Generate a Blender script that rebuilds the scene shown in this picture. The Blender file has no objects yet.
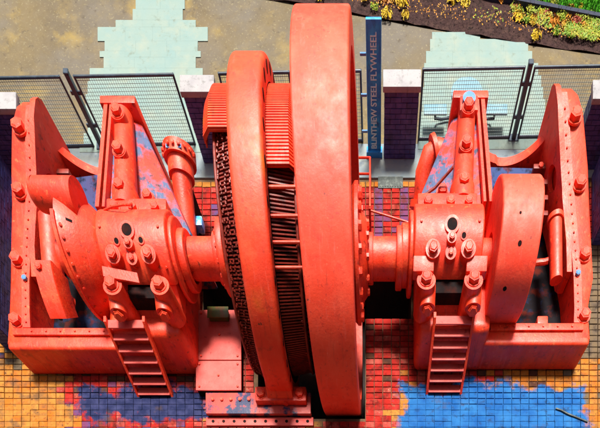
import bpy, bmesh, math, random
from mathutils import Vector, Matrix, noise
random.seed(7)
R = math.radians
scene = bpy.context.scene

# ------------------------------------------------------------------ camera
cam_data = bpy.data.cameras.new("camera")
cam = bpy.data.objects.new("camera", cam_data)
scene.collection.objects.link(cam)
cam.location = (0, 0, 9.0)
cam.rotation_euler = (0, 0, 0)            # lens plane level, rising front: looks down, shifted to the yard
cam_data.sensor_fit = 'HORIZONTAL'
cam_data.sensor_width = 36
cam_data.lens = 24
cam_data.shift_x = -0.1308
cam_data.shift_y = 0.845
cam_data.clip_end = 400
scene.camera = cam

# ------------------------------------------------------------------ light
SUN_EL, SUN_AZ = 71, 8                   # azimuth clockwise from +Y (sun stands behind the engine)
world = bpy.data.worlds.new("World")
scene.world = world
world.use_nodes = True
wn = world.node_tree
sky = wn.nodes.new("ShaderNodeTexSky")
sky.sky_type = 'NISHITA'
sky.sun_disc = False
sky.sun_elevation = R(SUN_EL)
sky.sun_rotation = R(SUN_AZ)
sky.dust_density = 5.0
sky.ozone_density = 0.6
wn.links.new(sky.outputs[0], wn.nodes["Background"].inputs[0])
wn.nodes["Background"].inputs[1].default_value = 0.05
sun_d = bpy.data.lights.new("sun", 'SUN')
sun_d.energy = 4.2
sun_d.angle = R(14)
sun_d.color = (1.0, 0.95, 0.88)
sun = bpy.data.objects.new("sun", sun_d)
scene.collection.objects.link(sun)
d = Vector((math.sin(R(SUN_AZ)) * math.cos(R(SUN_EL)), math.cos(R(SUN_AZ)) * math.cos(R(SUN_EL)), math.sin(R(SUN_EL))))
sun.rotation_euler = d.to_track_quat('Z', 'Y').to_euler()
sun.location = (3, 25, 30)
vs = scene.view_settings
vs.view_transform = 'Standard'
vs.look = 'None'
vs.gamma = 1
vs.use_curve_mapping = False
vs.exposure = 1.2
scene.cycles.diffuse_bounces = 3

# ------------------------------------------------------------------ materials
def new_mat(name):
    m = bpy.data.materials.new(name)
    m.use_nodes = True
    return m, m.node_tree, m.node_tree.nodes["Principled BSDF"]

def nd(nt, t, **kw):
    n = nt.nodes.new(t)
    for k, v in kw.items():
        n.inputs[k].default_value = v
    return n

def noise_mask(nt, scale, lo, hi, detail=6, rough=0.6, dist=0.0, off=0.0):
    tc = nt.nodes.new("ShaderNodeTexCoord")
    geo = nt.nodes.new("ShaderNodeNewGeometry")
    mp = nt.nodes.new("ShaderNodeMapping")
    mp.inputs["Location"].default_value = (off, off * .7, -off)
    nt.links.new(geo.outputs["Position"], mp.inputs["Vector"])
    n = nd(nt, "ShaderNodeTexNoise", Scale=scale, Detail=detail, Roughness=rough, Distortion=dist)
    nt.links.new(mp.outputs[0], n.inputs["Vector"])
    r = nt.nodes.new("ShaderNodeMapRange")
    r.inputs["From Min"].default_value = lo
    r.inputs["From Max"].default_value = hi
    nt.links.new(n.outputs["Fac"], r.inputs["Value"])
    return r.outputs[0]

def mix(nt, fac, a, b):
    n = nt.nodes.new("ShaderNodeMix")
    n.data_type = 'RGBA'
    if isinstance(fac, (int, float)):
        n.inputs[0].default_value = fac
    else:
        nt.links.new(fac, n.inputs[0])
    for i, c in ((6, a), (7, b)):
        if isinstance(c, tuple):
            n.inputs[i].default_value = (*c, 1)
        else:
            nt.links.new(c, n.inputs[i])
    return n.outputs[2]

def bump(nt, bsdf, height, strength=0.3, dist=0.01):
    b = nd(nt, "ShaderNodeBump", Strength=strength, Distance=dist)
    nt.links.new(height, b.inputs["Height"])
    nt.links.new(b.outputs[0], bsdf.inputs["Normal"])

ALB = {'red_lacquered_winding': (.36, .36, .36), 'red_enamel_paint': (1.26, .80, .32), 'red_rim_paint': (1.28, .84, .50), 'orange_red_stator_paint': (1.24, .86, .34), 'red_paint_with_blue_chips': (1.15, .9, .9), 'dark_sanded_joint': 1.5, 'dark_violet_soil': (.85, .75, .55), 'navy_engineering_brick': (1.0, 1.4, 2.2),
       'brown_stained_concrete': (.52, .54, .45), 'pale_green_grey_slab': (.45, .51, .49), 'blue_grey_channel_concrete': .6, 'white_concrete_coping': .44,
       'orange_brick_paver': (.70, .52, .38), 'amber_brick_paver': (.70, .50, .36), 'grey_tan_brick_paver': .45, 'red_painted_paver': (.48, .30, .30), 'pink_worn_paver': (.5, .30, .28),
       'navy_painted_paver': (.45, .42, .40), 'blue_painted_paver': (.18, .38, .46), 'violet_worn_paver': .5, 'dark_brown_paver': .6, 'faded_blue_sign_paint': (1.0, 2.9, 2.6), 'pale_blue_lettering': 1.6,
       'violet_blue_steel': (.26, .36, .48), 'sky_blue_paint': .6, 'pale_blue_plastic': (.55, .50, .50), 'yellow_leaf': 1.0, 'orange_leaf': .9, 'lime_leaf': .7, 'red_leaf': .7, 'bright_green_grass': .6,
       'worn_red_floor_plate': (.8, .55, .5), 'red_iron_with_blue_wear': .8, 'dark_green_mesh_wire': .8}

STREAK = {n_: ((0.26, 0.022, 0.008), (0.80, 0.11, 0.07)) for n_ in ('red_enamel_paint', 'orange_red_stator_paint', 'red_paint_with_blue_chips')}
STREAK['red_rim_paint'] = ((0.45, 0.028, 0.010), (0.82, 0.12, 0.085))

def layered(name, base, layers, rough=0.5, spec=0.5, bump_scale=30, bump_str=0.25, bump_dist=0.01, metallic=0):
    mul = ALB.get(name, 1.0)
    mu = (lambda c: tuple(min(.85, v * mul) for v in c)) if not isinstance(mul, tuple) else (lambda c: tuple(min(.85, v * w) for v, w in zip(c, mul)))
    base = mu(base)
    layers = [(mu(l[0]),) + tuple(l[1:]) for l in layers]
    """base colour with a list of (colour, scale, lo, hi) noise layers over it"""
    m, nt, b = new_mat(name)
    c = base
    for i, (col, sc, lo, hi) in enumerate(layers):
        c = mix(nt, noise_mask(nt, sc, lo, hi, off=3.1 * i + len(name)), c, col)
    if name in STREAK:                                   # runs of rust and washed-down dirt
        geo = nt.nodes.new("ShaderNodeNewGeometry")
        mp = nt.nodes.new("ShaderNodeMapping")
        mp.inputs["Scale"].default_value = (9, 2.2, 1.1)
        nt.links.new(geo.outputs["Position"], mp.inputs["Vector"])
        tx = nd(nt, "ShaderNodeTexNoise", Scale=1.6, Detail=8, Roughness=0.7, Distortion=0.3)
        nt.links.new(mp.outputs[0], tx.inputs["Vector"])
        for lo, hi, colr in ((.56, .74, STREAK[name][0]), (.30, .44, None)):
            r = nt.nodes.new("ShaderNodeMapRange")
            r.inputs["From Min"].default_value, r.inputs["From Max"].default_value = (lo, hi) if colr else (hi, lo)
            r.inputs["To Max"].default_value = .75 if colr else .5
            nt.links.new(tx.outputs["Fac"], r.inputs["Value"])
            c = mix(nt, r.outputs[0], c, colr or STREAK[name][1])
    if isinstance(c, tuple):
        b.inputs["Base Color"].default_value = (*c, 1)
    else:
        nt.links.new(c, b.inputs["Base Color"])
    rm = nt.nodes.new("ShaderNodeMapRange")
    nt.links.new(noise_mask(nt, 5, 0.3, 0.7, off=9), rm.inputs["Value"])
    rm.inputs["To Min"].default_value = max(0.05, rough - 0.1)
    rm.inputs["To Max"].default_value = min(1, rough + 0.12)
    nt.links.new(rm.outputs[0], b.inputs["Roughness"])
    b.inputs["Specular IOR Level"].default_value = spec
    b.inputs["Metallic"].default_value = metallic
    if bump_str:
        bump(nt, b, noise_mask(nt, bump_scale, 0, 1, off=5), bump_str, bump_dist)
    return m

RED = (0.80, 0.062, 0.030)
M = {}
M['paint'] = layered('red_enamel_paint', (0.60, 0.046, 0.018), [((0.52, 0.026, 0.010), 1.3, 0.42, 0.66), ((0.62, 0.095, 0.062), 2.2, 0.52, 0.74), ((0.34, 0.022, 0.010), 4.5, 0.54, 0.72),
                     ((0.64, 0.13, 0.09), 11, 0.60, 0.72), ((0.20, 0.02, 0.010), 9, 0.60, 0.70), ((0.08, 0.014, 0.008), 18, 0.69, 0.74)], 0.50, 0.55, 26, 0.4)
M['rim'] = layered('red_rim_paint', (0.64, 0.062, 0.032), [((0.58, 0.036, 0.014), 0.9, 0.42, 0.66), ((0.66, 0.11, 0.085), 2.6, 0.50, 0.78), ((0.50, 0.035, 0.02), 5.5, 0.56, 0.74),
                   ((0.40, 0.03, 0.022), 17, 0.62, 0.68), ((0.15, 0.02, 0.014), 8, 0.69, 0.72), ((0.66, 0.16, 0.13), 30, 0.62, 0.74)], 0.60, 0.6, 26, 0.25)
M['stator'] = layered('orange_red_stator_paint', (0.62, 0.058, 0.024), [((0.42, 0.16, 0.012), 1.3, 0.585, 0.72), ((0.54, 0.032, 0.012), 1.2, 0.42, 0.66), ((0.64, 0.10, 0.07), 2.8, 0.52, 0.76),
                      ((0.34, 0.024, 0.012), 6, 0.58, 0.72), ((0.10, 0.02, 0.010), 13, 0.67, 0.72)], 0.55, 0.55, 26, 0.3)
M['chipped'] = layered('red_paint_with_blue_chips', (0.56, 0.042, 0.018), [((0.48, 0.026, 0.010), 1.5, 0.42, 0.68), ((0.05, 0.10, 0.20), 1.7, 0.455, 0.53), ((0.03, 0.05, 0.10), 6, 0.52, 0.66), ((0.30, 0.03, 0.02), 9, 0.58, 0.64), ((0.04, 0.014, 0.012), 10, 0.63, 0.68)], 0.62, 0.35, 26, 0.5)
M['copper_red'] = layered('red_lacquered_winding', (0.55, 0.045, 0.02), [((0.20, 0.02, 0.01), 9, 0.5, 0.66), ((0.60, 0.16, 0.08), 14, 0.62, 0.72)], 0.5, 0.4, 60, 0.2)
M['dark'] = layered('black_grease_iron', (0.009, 0.005, 0.005), [((0.03, 0.006, 0.004), 5, 0.5, 0.7)], 0.8, 0.08, 30, 0.3)  # black iron; also paints shade into holes and recesses
M['oil'] = layered('oily_pan_iron', (0.010, 0.008, 0.010), [((0.012, 0.022, 0.06), 2.5, 0.5, 0.62), ((0.07, 0.010, 0.006), 4, 0.52, 0.66)], 0.75, 0.05, 20, 0.3)
M['bluesteel'] = layered('violet_blue_steel', (0.13, 0.16, 0.32), [((0.20, 0.14, 0.26), 2.4, 0.45, 0.65), ((0.35, 0.05, 0.05), 4, 0.55, 0.64), ((0.03, 0.03, 0.05), 6, 0.52, 0.66)], 0.7, 0.08, 20, 0.2)
M['bluespot'] = layered('sky_blue_paint', (0.10, 0.30, 0.62), [((0.25, 0.42, 0.6), 9, 0.5, 0.7)], 0.45, 0.5, 30, 0.2)
M['chrome_blue'] = layered('bright_blue_paint', (0.06, 0.32, 0.75), [((0.4, 0.6, 0.75), 8, 0.5, 0.62)], 0.3, 0.6, 30, 0.1)
M['greenbox'] = layered('olive_green_paint', (0.07, 0.085, 0.008), [((0.2, 0.05, 0.01), 6, 0.45, 0.65)], 0.5, 0.4, 30, 0.2)
M['plate'] = layered('worn_red_floor_plate', (0.60, 0.09, 0.075), [((0.68, 0.16, 0.14), 2.5, 0.45, 0.7), ((0.30, 0.03, 0.02), 9, 0.62, 0.72), ((0.10, 0.02, 0.015), 25, 0.68, 0.72)], 0.55, 0.4, 30, 0.3)
M['rail_iron'] = layered('red_iron_with_blue_wear', (0.55, 0.06, 0.045), [((0.02, 0.03, 0.09), 3.0, 0.50, 0.58), ((0.15, 0.02, 0.015), 14, 0.62, 0.7)], 0.5, 0.4, 30, 0.3)
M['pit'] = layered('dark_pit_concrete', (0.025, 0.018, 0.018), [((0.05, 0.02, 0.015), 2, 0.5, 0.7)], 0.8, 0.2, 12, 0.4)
M['mortar'] = layered('dark_sanded_joint', (0.06, 0.035, 0.02), [((0.10, 0.06, 0.03), 6, 0.4, 0.7)], 0.9, 0.2, 40, 0.5)
M['pave'] = layered('brown_stained_concrete', (0.23, 0.165, 0.095), [((0.16, 0.12, 0.09), 0.8, 0.42, 0.66), ((0.40, 0.27, 0.09), 1.5, 0.52, 0.70),
                    ((0.20, 0.165, 0.15), 0.5, 0.46, 0.64), ((0.11, 0.08, 0.06), 6, 0.60, 0.75), ((0.36, 0.30, 0.20), 22, 0.58, 0.72)], 0.8, 0.3, 25, 0.4)
M['slab'] = layered('pale_green_grey_slab', (0.38, 0.45, 0.41), [((0.33, 0.44, 0.43), 1.2, 0.42, 0.66), ((0.45, 0.47, 0.40), 2.6, 0.5, 0.7), ((0.30, 0.34, 0.29), 8, 0.58, 0.72)], 0.75, 0.3, 30, 0.3)
M['channel'] = layered('blue_grey_channel_concrete', (0.26, 0.33, 0.36), [((0.34, 0.38, 0.34), 2, 0.45, 0.65), ((0.14, 0.18, 0.22), 4, 0.55, 0.7)], 0.7, 0.3, 25, 0.3)
M['brick'] = layered('navy_engineering_brick', (0.035, 0.03, 0.085), [((0.07, 0.05, 0.11), 9, 0.45, 0.65), ((0.02, 0.018, 0.04), 4, 0.5, 0.7)], 0.45, 0.5, 40, 0.3)
M['brick_mortar'] = layered('grey_violet_mortar', (0.10, 0.09, 0.13), [((0.05, 0.05, 0.08), 8, 0.45, 0.65)], 0.9, 0.2, 50, 0.3)
M['coping'] = layered('white_concrete_coping', (0.62, 0.60, 0.60), [((0.50, 0.48, 0.50), 3, 0.45, 0.7), ((0.34, 0.33, 0.32), 9, 0.56, 0.72), ((0.22, 0.22, 0.20), 20, 0.64, 0.72)], 0.7, 0.3, 30, 0.25)
M['fence'] = layered('black_coated_steel', (0.018, 0.03, 0.045), [((0.03, 0.05, 0.075), 6, 0.45, 0.65)], 0.4, 0.5, 30, 0.1)
M['wire'] = layered('dark_green_mesh_wire', (0.13, 0.17, 0.16), [], 0.45, 0.5, 30, 0)
M['sign'] = layered('faded_blue_sign_paint', (0.015, 0.085, 0.24), [((0.02, 0.15, 0.30), 5, 0.45, 0.68), ((0.01, 0.04, 0.12), 8, 0.55, 0.7)], 0.55, 0.4, 20, 0.25)
M['letter'] = layered('pale_blue_lettering', (0.26, 0.53, 0.53), [((0.16, 0.45, 0.52), 14, 0.52, 0.66)], 0.6, 0.3, 20, 0)
M['soil'] = layered('dark_violet_soil', (0.045, 0.025, 0.032), [((0.075, 0.045, 0.05), 7, 0.45, 0.65), ((0.02, 0.012, 0.014), 16, 0.5, 0.66), ((0.10, 0.07, 0.06), 40, 0.6, 0.7)], 0.95, 0.15, 30, 1.0, 0.04)
M['timber'] = layered('dark_timber_edging', (0.025, 0.03, 0.05), [((0.05, 0.05, 0.06), 7, 0.5, 0.7)], 0.8, 0.2, 20, 0.3)
M['lawn_soil'] = layered('grass_covered_ground', (0.04, 0.20, 0.008), [((0.06, 0.26, 0.012), 5, 0.45, 0.65)], 0.95, 0.1, 60, 0.6)
M['benchblue'] = layered('pale_blue_plastic', (0.22, 0.48, 0.58), [((0.30, 0.55, 0.62), 4, 0.45, 0.65)], 0.5, 0.4, 30, 0.1)
M['brick_wall'] = layered('soot_brown_brick', (0.10, 0.055, 0.04), [((0.06, 0.04, 0.035), 2, 0.4, 0.65), ((0.14, 0.07, 0.05), 12, 0.5, 0.7)], 0.85, 0.3, 30, 0.3)
M['glass'] = layered('dark_window_glass', (0.02, 0.025, 0.03), [], 0.12, 0.5, 30, 0)
M['grate'] = layered('black_cast_iron', (0.03, 0.04, 0.035), [((0.10, 0.12, 0.10), 14, 0.5, 0.66)], 0.5, 0.5, 30, 0.3)

def leaf_mat(name, a, b):
    m = layered(name, a, [(b, 6, 0.42, 0.62)], 0.6, 0.3, 20, 0)
    bs = m.node_tree.nodes["Principled BSDF"]
    bs.inputs["Transmission Weight"].default_value = 0.0
    return m
LEAF = {'yellow': leaf_mat('yellow_leaf', (0.55, 0.36, 0.01), (0.42, 0.30, 0.02)), 'orange': leaf_mat('orange_leaf', (0.50, 0.17, 0.01), (0.55, 0.30, 0.02)),
        'lime': leaf_mat('lime_leaf', (0.20, 0.34, 0.015), (0.40, 0.36, 0.02)), 'red': leaf_mat('red_leaf', (0.40, 0.07, 0.04), (0.42, 0.16, 0.03))}
M['grass'] = leaf_mat('bright_green_grass', (0.05, 0.26, 0.012), (0.09, 0.34, 0.02))
M['stem'] = leaf_mat('brown_stem', (0.08, 0.05, 0.02), (0.05, 0.03, 0.02))

def paint_zone(nt, cx, cy, hx, hy, amp, soft, scale, off):
    geo = nt.nodes.new("ShaderNodeNewGeometry")
    sp = nt.nodes.new("ShaderNodeSeparateXYZ")
    nt.links.new(geo.outputs["Position"], sp.inputs[0])
    def mth(op, a, b=None):
        n = nt.nodes.new("ShaderNodeMath"); n.operation = op
        for i, v in enumerate((a, b)):
            if v is None:
                continue
            if isinstance(v, (int, float)):
                n.inputs[i].default_value = v
            else:
                nt.links.new(v, n.inputs[i])
        return n.outputs[0]
    dx = mth('SUBTRACT', mth('ABSOLUTE', mth('SUBTRACT', sp.outputs[0], cx)), hx)
    dy = mth('SUBTRACT', mth('ABSOLUTE', mth('SUBTRACT', sp.outputs[1], cy)), hy)
    sdf = mth('MAXIMUM', dx, dy)
    nz = mth('MULTIPLY', mth('SUBTRACT', noise_mask(nt, scale, 0, 1, detail=9, rough=.68, off=off), .5), amp)
    r = nt.nodes.new("ShaderNodeMapRange")
    nt.links.new(mth('ADD', sdf, nz), r.inputs["Value"])
    r.inputs["From Min"].default_value = soft
    r.inputs["From Max"].default_value = -soft
    return r.outputs[0]

def over_paint(m):
    nt = m.node_tree
    b = nt.nodes["Principled BSDF"]
    c = b.inputs["Base Color"].links[0].from_socket
    blue = mix(nt, noise_mask(nt, 2.2, .40, .66, off=2), (0.007, 0.066, 0.23), (0.018, 0.115, 0.30))
    blue = mix(nt, noise_mask(nt, 7, .54, .68, off=6), blue, (0.012, 0.04, 0.11))
    navy = mix(nt, noise_mask(nt, 5, .42, .66, off=8), (0.010, 0.014, 0.05), (0.028, 0.032, 0.09))
    c = mix(nt, paint_zone(nt, -5.35, 7.16, 1.45, .36, 1.5, .07, 2.4, 4), c, navy)
    c = mix(nt, paint_zone(nt, 2.62, 6.25, 2.05, 1.30, 1.3, .06, 1.8, 11), c, blue)
    c = mix(nt, noise_mask(nt, 1.7, .60, .76, off=17), c, (0.06, 0.035, 0.02))
    nt.links.new(c, b.inputs["Base Color"])

TILE = {'orange': layered('orange_brick_paver', (0.46, 0.235, 0.05), [((0.50, 0.30, 0.08), 5, 0.45, 0.65), ((0.30, 0.13, 0.04), 12, 0.56, 0.7), ((0.20, 0.13, 0.07), 3.0, 0.50, 0.66), ((0.10, 0.06, 0.04), 15, 0.60, 0.70)], 0.88, 0.15, 50, 0.4),
        'amber': layered('amber_brick_paver', (0.50, 0.20, 0.025), [((0.45, 0.25, 0.07), 6, 0.45, 0.65), ((0.25, 0.10, 0.03), 12, 0.58, 0.7), ((0.22, 0.13, 0.07), 3.0, 0.50, 0.66), ((0.10, 0.06, 0.04), 15, 0.60, 0.70)], 0.88, 0.15, 50, 0.4),
        'tan': layered('grey_tan_brick_paver', (0.26, 0.18, 0.10), [((0.19, 0.14, 0.10), 6, 0.45, 0.65), ((0.10, 0.07, 0.05), 5, 0.52, 0.66)], 0.88, 0.15, 50, 0.4),
        'red': layered('red_painted_paver', (0.58, 0.035, 0.022), [((0.62, 0.08, 0.06), 6, 0.48, 0.66), ((0.28, 0.02, 0.015), 10, 0.58, 0.7), ((0.20, 0.03, 0.02), 3.5, 0.50, 0.64), ((0.45, 0.20, 0.10), 11, 0.60, 0.68)], 0.88, 0.15, 50, 0.4),
        'pink': layered('pink_worn_paver', (0.62, 0.12, 0.10), [((0.58, 0.22, 0.16), 9, 0.46, 0.64), ((0.40, 0.05, 0.03), 14, 0.58, 0.68), ((0.30, 0.05, 0.03), 3.5, 0.50, 0.64), ((0.60, 0.40, 0.30), 16, 0.60, 0.66)], 0.88, 0.15, 50, 0.4),
        'navy': layered('navy_painted_paver', (0.03, 0.04, 0.14), [((0.06, 0.07, 0.22), 6, 0.45, 0.65), ((0.16, 0.03, 0.05), 9, 0.60, 0.7), ((0.16, 0.06, 0.08), 4, 0.52, 0.64), ((0.04, 0.04, 0.06), 10, 0.54, 0.66), ((0.25, 0.20, 0.18), 20, 0.62, 0.68)], 0.88, 0.15, 50, 0.4),
        'blue': layered('blue_painted_paver', (0.035, 0.17, 0.52), [((0.06, 0.24, 0.60), 2, 0.40, 0.65), ((0.03, 0.12, 0.38), 7, 0.52, 0.7), ((0.10, 0.18, 0.30), 4, 0.54, 0.66), ((0.50, 0.42, 0.30), 9, 0.635, 0.68), ((0.05, 0.08, 0.16), 15, 0.60, 0.68)], 0.88, 0.15, 50, 0.4),
        'violet': layered('violet_worn_paver', (0.26, 0.06, 0.16), [((0.14, 0.09, 0.25), 7, 0.45, 0.65), ((0.20, 0.04, 0.05), 5, 0.5, 0.62)], 0.88, 0.15, 50, 0.4),
        'brown': layered('dark_brown_paver', (0.12, 0.04, 0.02), [((0.06, 0.025, 0.02), 7, 0.45, 0.65), ((0.16, 0.08, 0.03), 9, 0.55, 0.66)], 0.88, 0.15, 50, 0.4)}

for m_t in TILE.values():
    over_paint(m_t)
over_paint(M['mortar'])

# ------------------------------------------------------------------ mesh helpers
COL = scene.collection

def base_loc(parent):
    v = Vector((0, 0, 0))
    while parent is not None:
        v += parent.location
        parent = parent.parent
    return v

def finish(bm, angle=38):
    bmesh.ops.recalc_face_normals(bm, faces=bm.faces[:])

def part(name, bm, mat, parent=None, smooth=True, angle=38, recalc=True, mats=None):
    if recalc:
        bmesh.ops.recalc_face_normals(bm, faces=bm.faces[:])
    off = base_loc(parent)
    if off.length:
        bmesh.ops.translate(bm, verts=bm.verts[:], vec=-off)
    me = bpy.data.meshes.new(name)
    bm.to_mesh(me)
    bm.free()
    for mm in (mats or [mat]):
        me.materials.append(mm if not isinstance(mm, str) else M[mm])
    if smooth:
        me.shade_smooth()
        me.set_sharp_from_angle(angle=R(angle))
    o = bpy.data.objects.new(name, me)
    COL.objects.link(o)
    o.parent = parent
    return o

def thing(name, label, cat, loc=(0, 0, 0), group=None):
    o = bpy.data.objects.new(name, None)
    o.empty_display_size = 0.2
    COL.objects.link(o)
    o.location = loc
    o['label'] = label
    o['category'] = cat
    if group:
        o['group'] = group
    return o

def tag(o, label, cat, group=None):
    o['label'] = label
    o['category'] = cat
    if group:
        o['group'] = group
    return o

def struct(o):
    o['kind'] = 'structure'
    return o

def B():
    return bmesh.new()

def box(bm, x0, x1, y0, y1, z0, z1, bev=0.0, seg=2):
    vs_ = [bm.verts.new((x, y, z)) for x in (x0, x1) for y in (y0, y1) for z in (z0, z1)]
    idx = [(0, 1, 3, 2), (4, 6, 7, 5), (0, 4, 5, 1), (2, 3, 7, 6), (0, 2, 6, 4), (1, 5, 7, 3)]
    fs = [bm.faces.new([vs_[i] for i in f]) for f in idx]
    if bev:
        es = set(e for f in fs for e in f.edges)
        bmesh.ops.bevel(bm, geom=list(es), offset=bev, segments=seg, profile=0.6, affect='EDGES', clamp_overlap=True)
    return bm

def hull8(bm, bottom, top, bev=0.0, seg=2):
    """solid between two polygons of equal length"""
    n = len(bottom)
    a = [bm.verts.new(p) for p in bottom]
    b = [bm.verts.new(p) for p in top]
    fs = [bm.faces.new(a[::-1]), bm.faces.new(b)]
    for i in range(n):
        fs.append(bm.faces.new((a[i], a[(i + 1) % n], b[(i + 1) % n], b[i])))
    if bev:
        es = set(e for f in fs for e in f.edges)
        bmesh.ops.bevel(bm, geom=list(es), offset=bev, segments=seg, profile=0.6, affect='EDGES', clamp_overlap=True)
    return bm

def frame_of(axis):
    a = Vector(axis).normalized()
    u = a.orthogonal().normalized()
    return a, u, a.cross(u)

def cyl(bm, p0, p1, r0, r1=None, n=24, cap=True, phase=0.0):
    p0, p1 = Vector(p0), Vector(p1)
    r1 = r0 if r1 is None else r1
    a, u, v = frame_of(p1 - p0)
    ra, rb = [], []
    for i in range(n):
        t = 2 * math.pi * i / n + phase
        dd = u * math.cos(t) + v * math.sin(t)
        ra.append(bm.verts.new(p0 + dd * r0))
        rb.append(bm.verts.new(p1 + dd * r1))
    for i in range(n):
        bm.faces.new((ra[i], ra[(i + 1) % n], rb[(i + 1) % n], rb[i]))
    if cap:
        bm.faces.new(ra[::-1])
        bm.faces.new(rb)
    return bm

def lathe(bm, prof, c, n=96, a0=0.0, a1=360.0, closed=True):
    """revolve (x, r) profile about the shaft axis; angle 0 is up, positive leans to the front (-Y)"""
    full = abs(a1 - a0 - 360) < 1e-6
    m = n if full else n + 1
    rings = []
    for i in range(m):
        t = R(a0 + (a1 - a0) * i / n)
        rings.append([bm.verts.new((x, c[0] - r * math.sin(t), c[1] + r * math.cos(t))) for x, r in prof])
    k = len(prof)
    for i in range(n):
        A, Bq = rings[i], rings[(i + 1) % m]
        for j in range(k if closed else k - 1):
            bm.faces.new((A[j], A[(j + 1) % k], Bq[(j + 1) % k], Bq[j]))
    if closed and not full:
        bm.faces.new(rings[0][::-1])
        bm.faces.new(rings[-1])
    return bm

def tube(bm, pts, r, n=8):
    pts = [Vector(p) for p in pts]
    rings = []
    u = None
    for i, p in enumerate(pts):
        t = (pts[min(i + 1, len(pts) - 1)] - pts[max(i - 1, 0)]).normalized()
        if u is None:
            u = t.orthogonal().normalized()
        else:
            u = (u - t * u.dot(t)).normalized()
        v = t.cross(u)
        rings.append([bm.verts.new(p + (u * math.cos(2 * math.pi * k / n) + v * math.sin(2 * math.pi * k / n)) * r) for k in range(n)])
    for a, b in zip(rings, rings[1:]):
        for k in range(n):
            bm.faces.new((a[k], a[(k + 1) % n], b[(k + 1) % n], b[k]))
    bm.faces.new(rings[0][::-1])
    bm.faces.new(rings[-1])
    return bm

def plate_hole(bm, outer, hole, ax, t0, t1):
    """plate in the plane across axis ax with a hole; outer and hole share a point count"""
    def P(q, t):
        return (t, q[0], q[1]) if ax == 'x' else (q[0], t, q[1])
    n = len(outer)
    o0 = [bm.verts.new(P(q, t0)) for q in outer]
    o1 = [bm.verts.new(P(q, t1)) for q in outer]
    h0 = [bm.verts.new(P(q, t0)) for q in hole]
    h1 = [bm.verts.new(P(q, t1)) for q in hole]
    for i in range(n):
        j = (i + 1) % n
        bm.faces.new((o0[i], o0[j], h0[j], h0[i]))
        bm.faces.new((o1[i], h1[i], h1[j], o1[j]))
        bm.faces.new((o0[i], o1[i], o1[j], o0[j]))
        bm.faces.new((h0[i], h0[j], h1[j], h1[i]))
    return bm

# one shared bolt mesh: washer, hexagon head and domed top along +Z, size 1 = across flats radius
def bolt_mesh(name, mat, washer=True, socket=False):
    bm = B()
    if washer:
        cyl(bm, (0, 0, -0.1), (0, 0, 0.16), 1.35, 1.3, 18)
    cyl(bm, (0, 0, 0.1), (0, 0, 0.92), 1.08, 1.08, 6)
    cyl(bm, (0, 0, 0.90), (0, 0, 1.06), 0.98, 0.72, 6)
    bmesh.ops.recalc_face_normals(bm, faces=bm.faces[:])
    me = bpy.data.meshes.new(name)
    bm.to_mesh(me)
    bm.free()
    me.materials.append(M[mat])
    return me
BOLT = bolt_mesh('bolt', 'paint')
BOLT_SMALL = bolt_mesh('rivet_bolt', 'paint', washer=False)
BOLT_BLUE = bolt_mesh('blue_bolt', 'bluespot', washer=False)

def bolt(parent, p, n=(0, 0, 1), r=0.09, me=None, name='bolt'):
    o = bpy.data.objects.new(name, me or BOLT)
    COL.objects.link(o)
    o.parent = parent
    o.location = Vector(p) - base_loc(parent)
    q = Vector(n).to_track_quat('Z', 'Y') @ Matrix.Rotation(random.uniform(0, 1.0), 4, 'Z').to_quaternion()
    o.rotation_mode = 'QUATERNION'
    o.rotation_quaternion = q
    o.scale = (r, r, r)
    return o

# ------------------------------------------------------------------ ground
SX0, SX1, SY0, SY1 = -2.72, -0.30, 6.82, 11.2          # machine pit under the wheels
def sheet(bm, x0, x1, y0, y1, z):
    bm.faces.new([bm.verts.new(p) for p in ((x0, y0, z), (x1, y0, z), (x1, y1, z), (x0, y1, z))])

PX0, PX1, PY0, PY1 = -3.95, 0.74, 9.07, 10.2           # cross pit under the shaft
bm = B()
Z = -0.028
for q in ((-120, 120, -60, SY0), (-120, SX0, SY0, PY0), (SX1, 120, SY0, PY0), (-120, PX0, PY0, PY1), (PX1, 120, PY0, PY1), (-120, SX0, PY1, SY1), (SX1, 120, PY1, SY1), (-120, 120, SY1, 140)):
    sheet(bm, *q, Z)
ground = struct(part('ground', bm, 'mortar', smooth=False))
bm = B()
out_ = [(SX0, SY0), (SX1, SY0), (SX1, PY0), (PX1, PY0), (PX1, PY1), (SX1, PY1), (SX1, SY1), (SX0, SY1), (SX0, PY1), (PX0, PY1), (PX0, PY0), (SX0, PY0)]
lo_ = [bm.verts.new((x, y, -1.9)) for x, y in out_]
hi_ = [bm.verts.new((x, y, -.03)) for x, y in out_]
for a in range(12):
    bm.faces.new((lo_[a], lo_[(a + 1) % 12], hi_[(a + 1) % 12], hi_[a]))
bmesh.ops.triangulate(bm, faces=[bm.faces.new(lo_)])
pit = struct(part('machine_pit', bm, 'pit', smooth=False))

# pavement behind the yard wall
YF = 12.36
bm = B()
def bed_edge(x):
    return 15.78 - 0.152 * x - 0.06 * math.sin(x * .5)
n = 60
lo = [bm.verts.new((-30 + 60 * i / n, 12.38, 0.0)) for i in range(n + 1)]
hi = [bm.verts.new((-30 + 60 * i / n, 40 if (-30 + 60 * i / n) < -2.4 else bed_edge(-30 + 60 * i / n), 0.0)) for i in range(n + 1)]
for i in range(n):
    bm.faces.new((lo[i], lo[i + 1], hi[i + 1], hi[i]))
pavement = struct(part('pavement', bm, 'pave', smooth=False))

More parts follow.
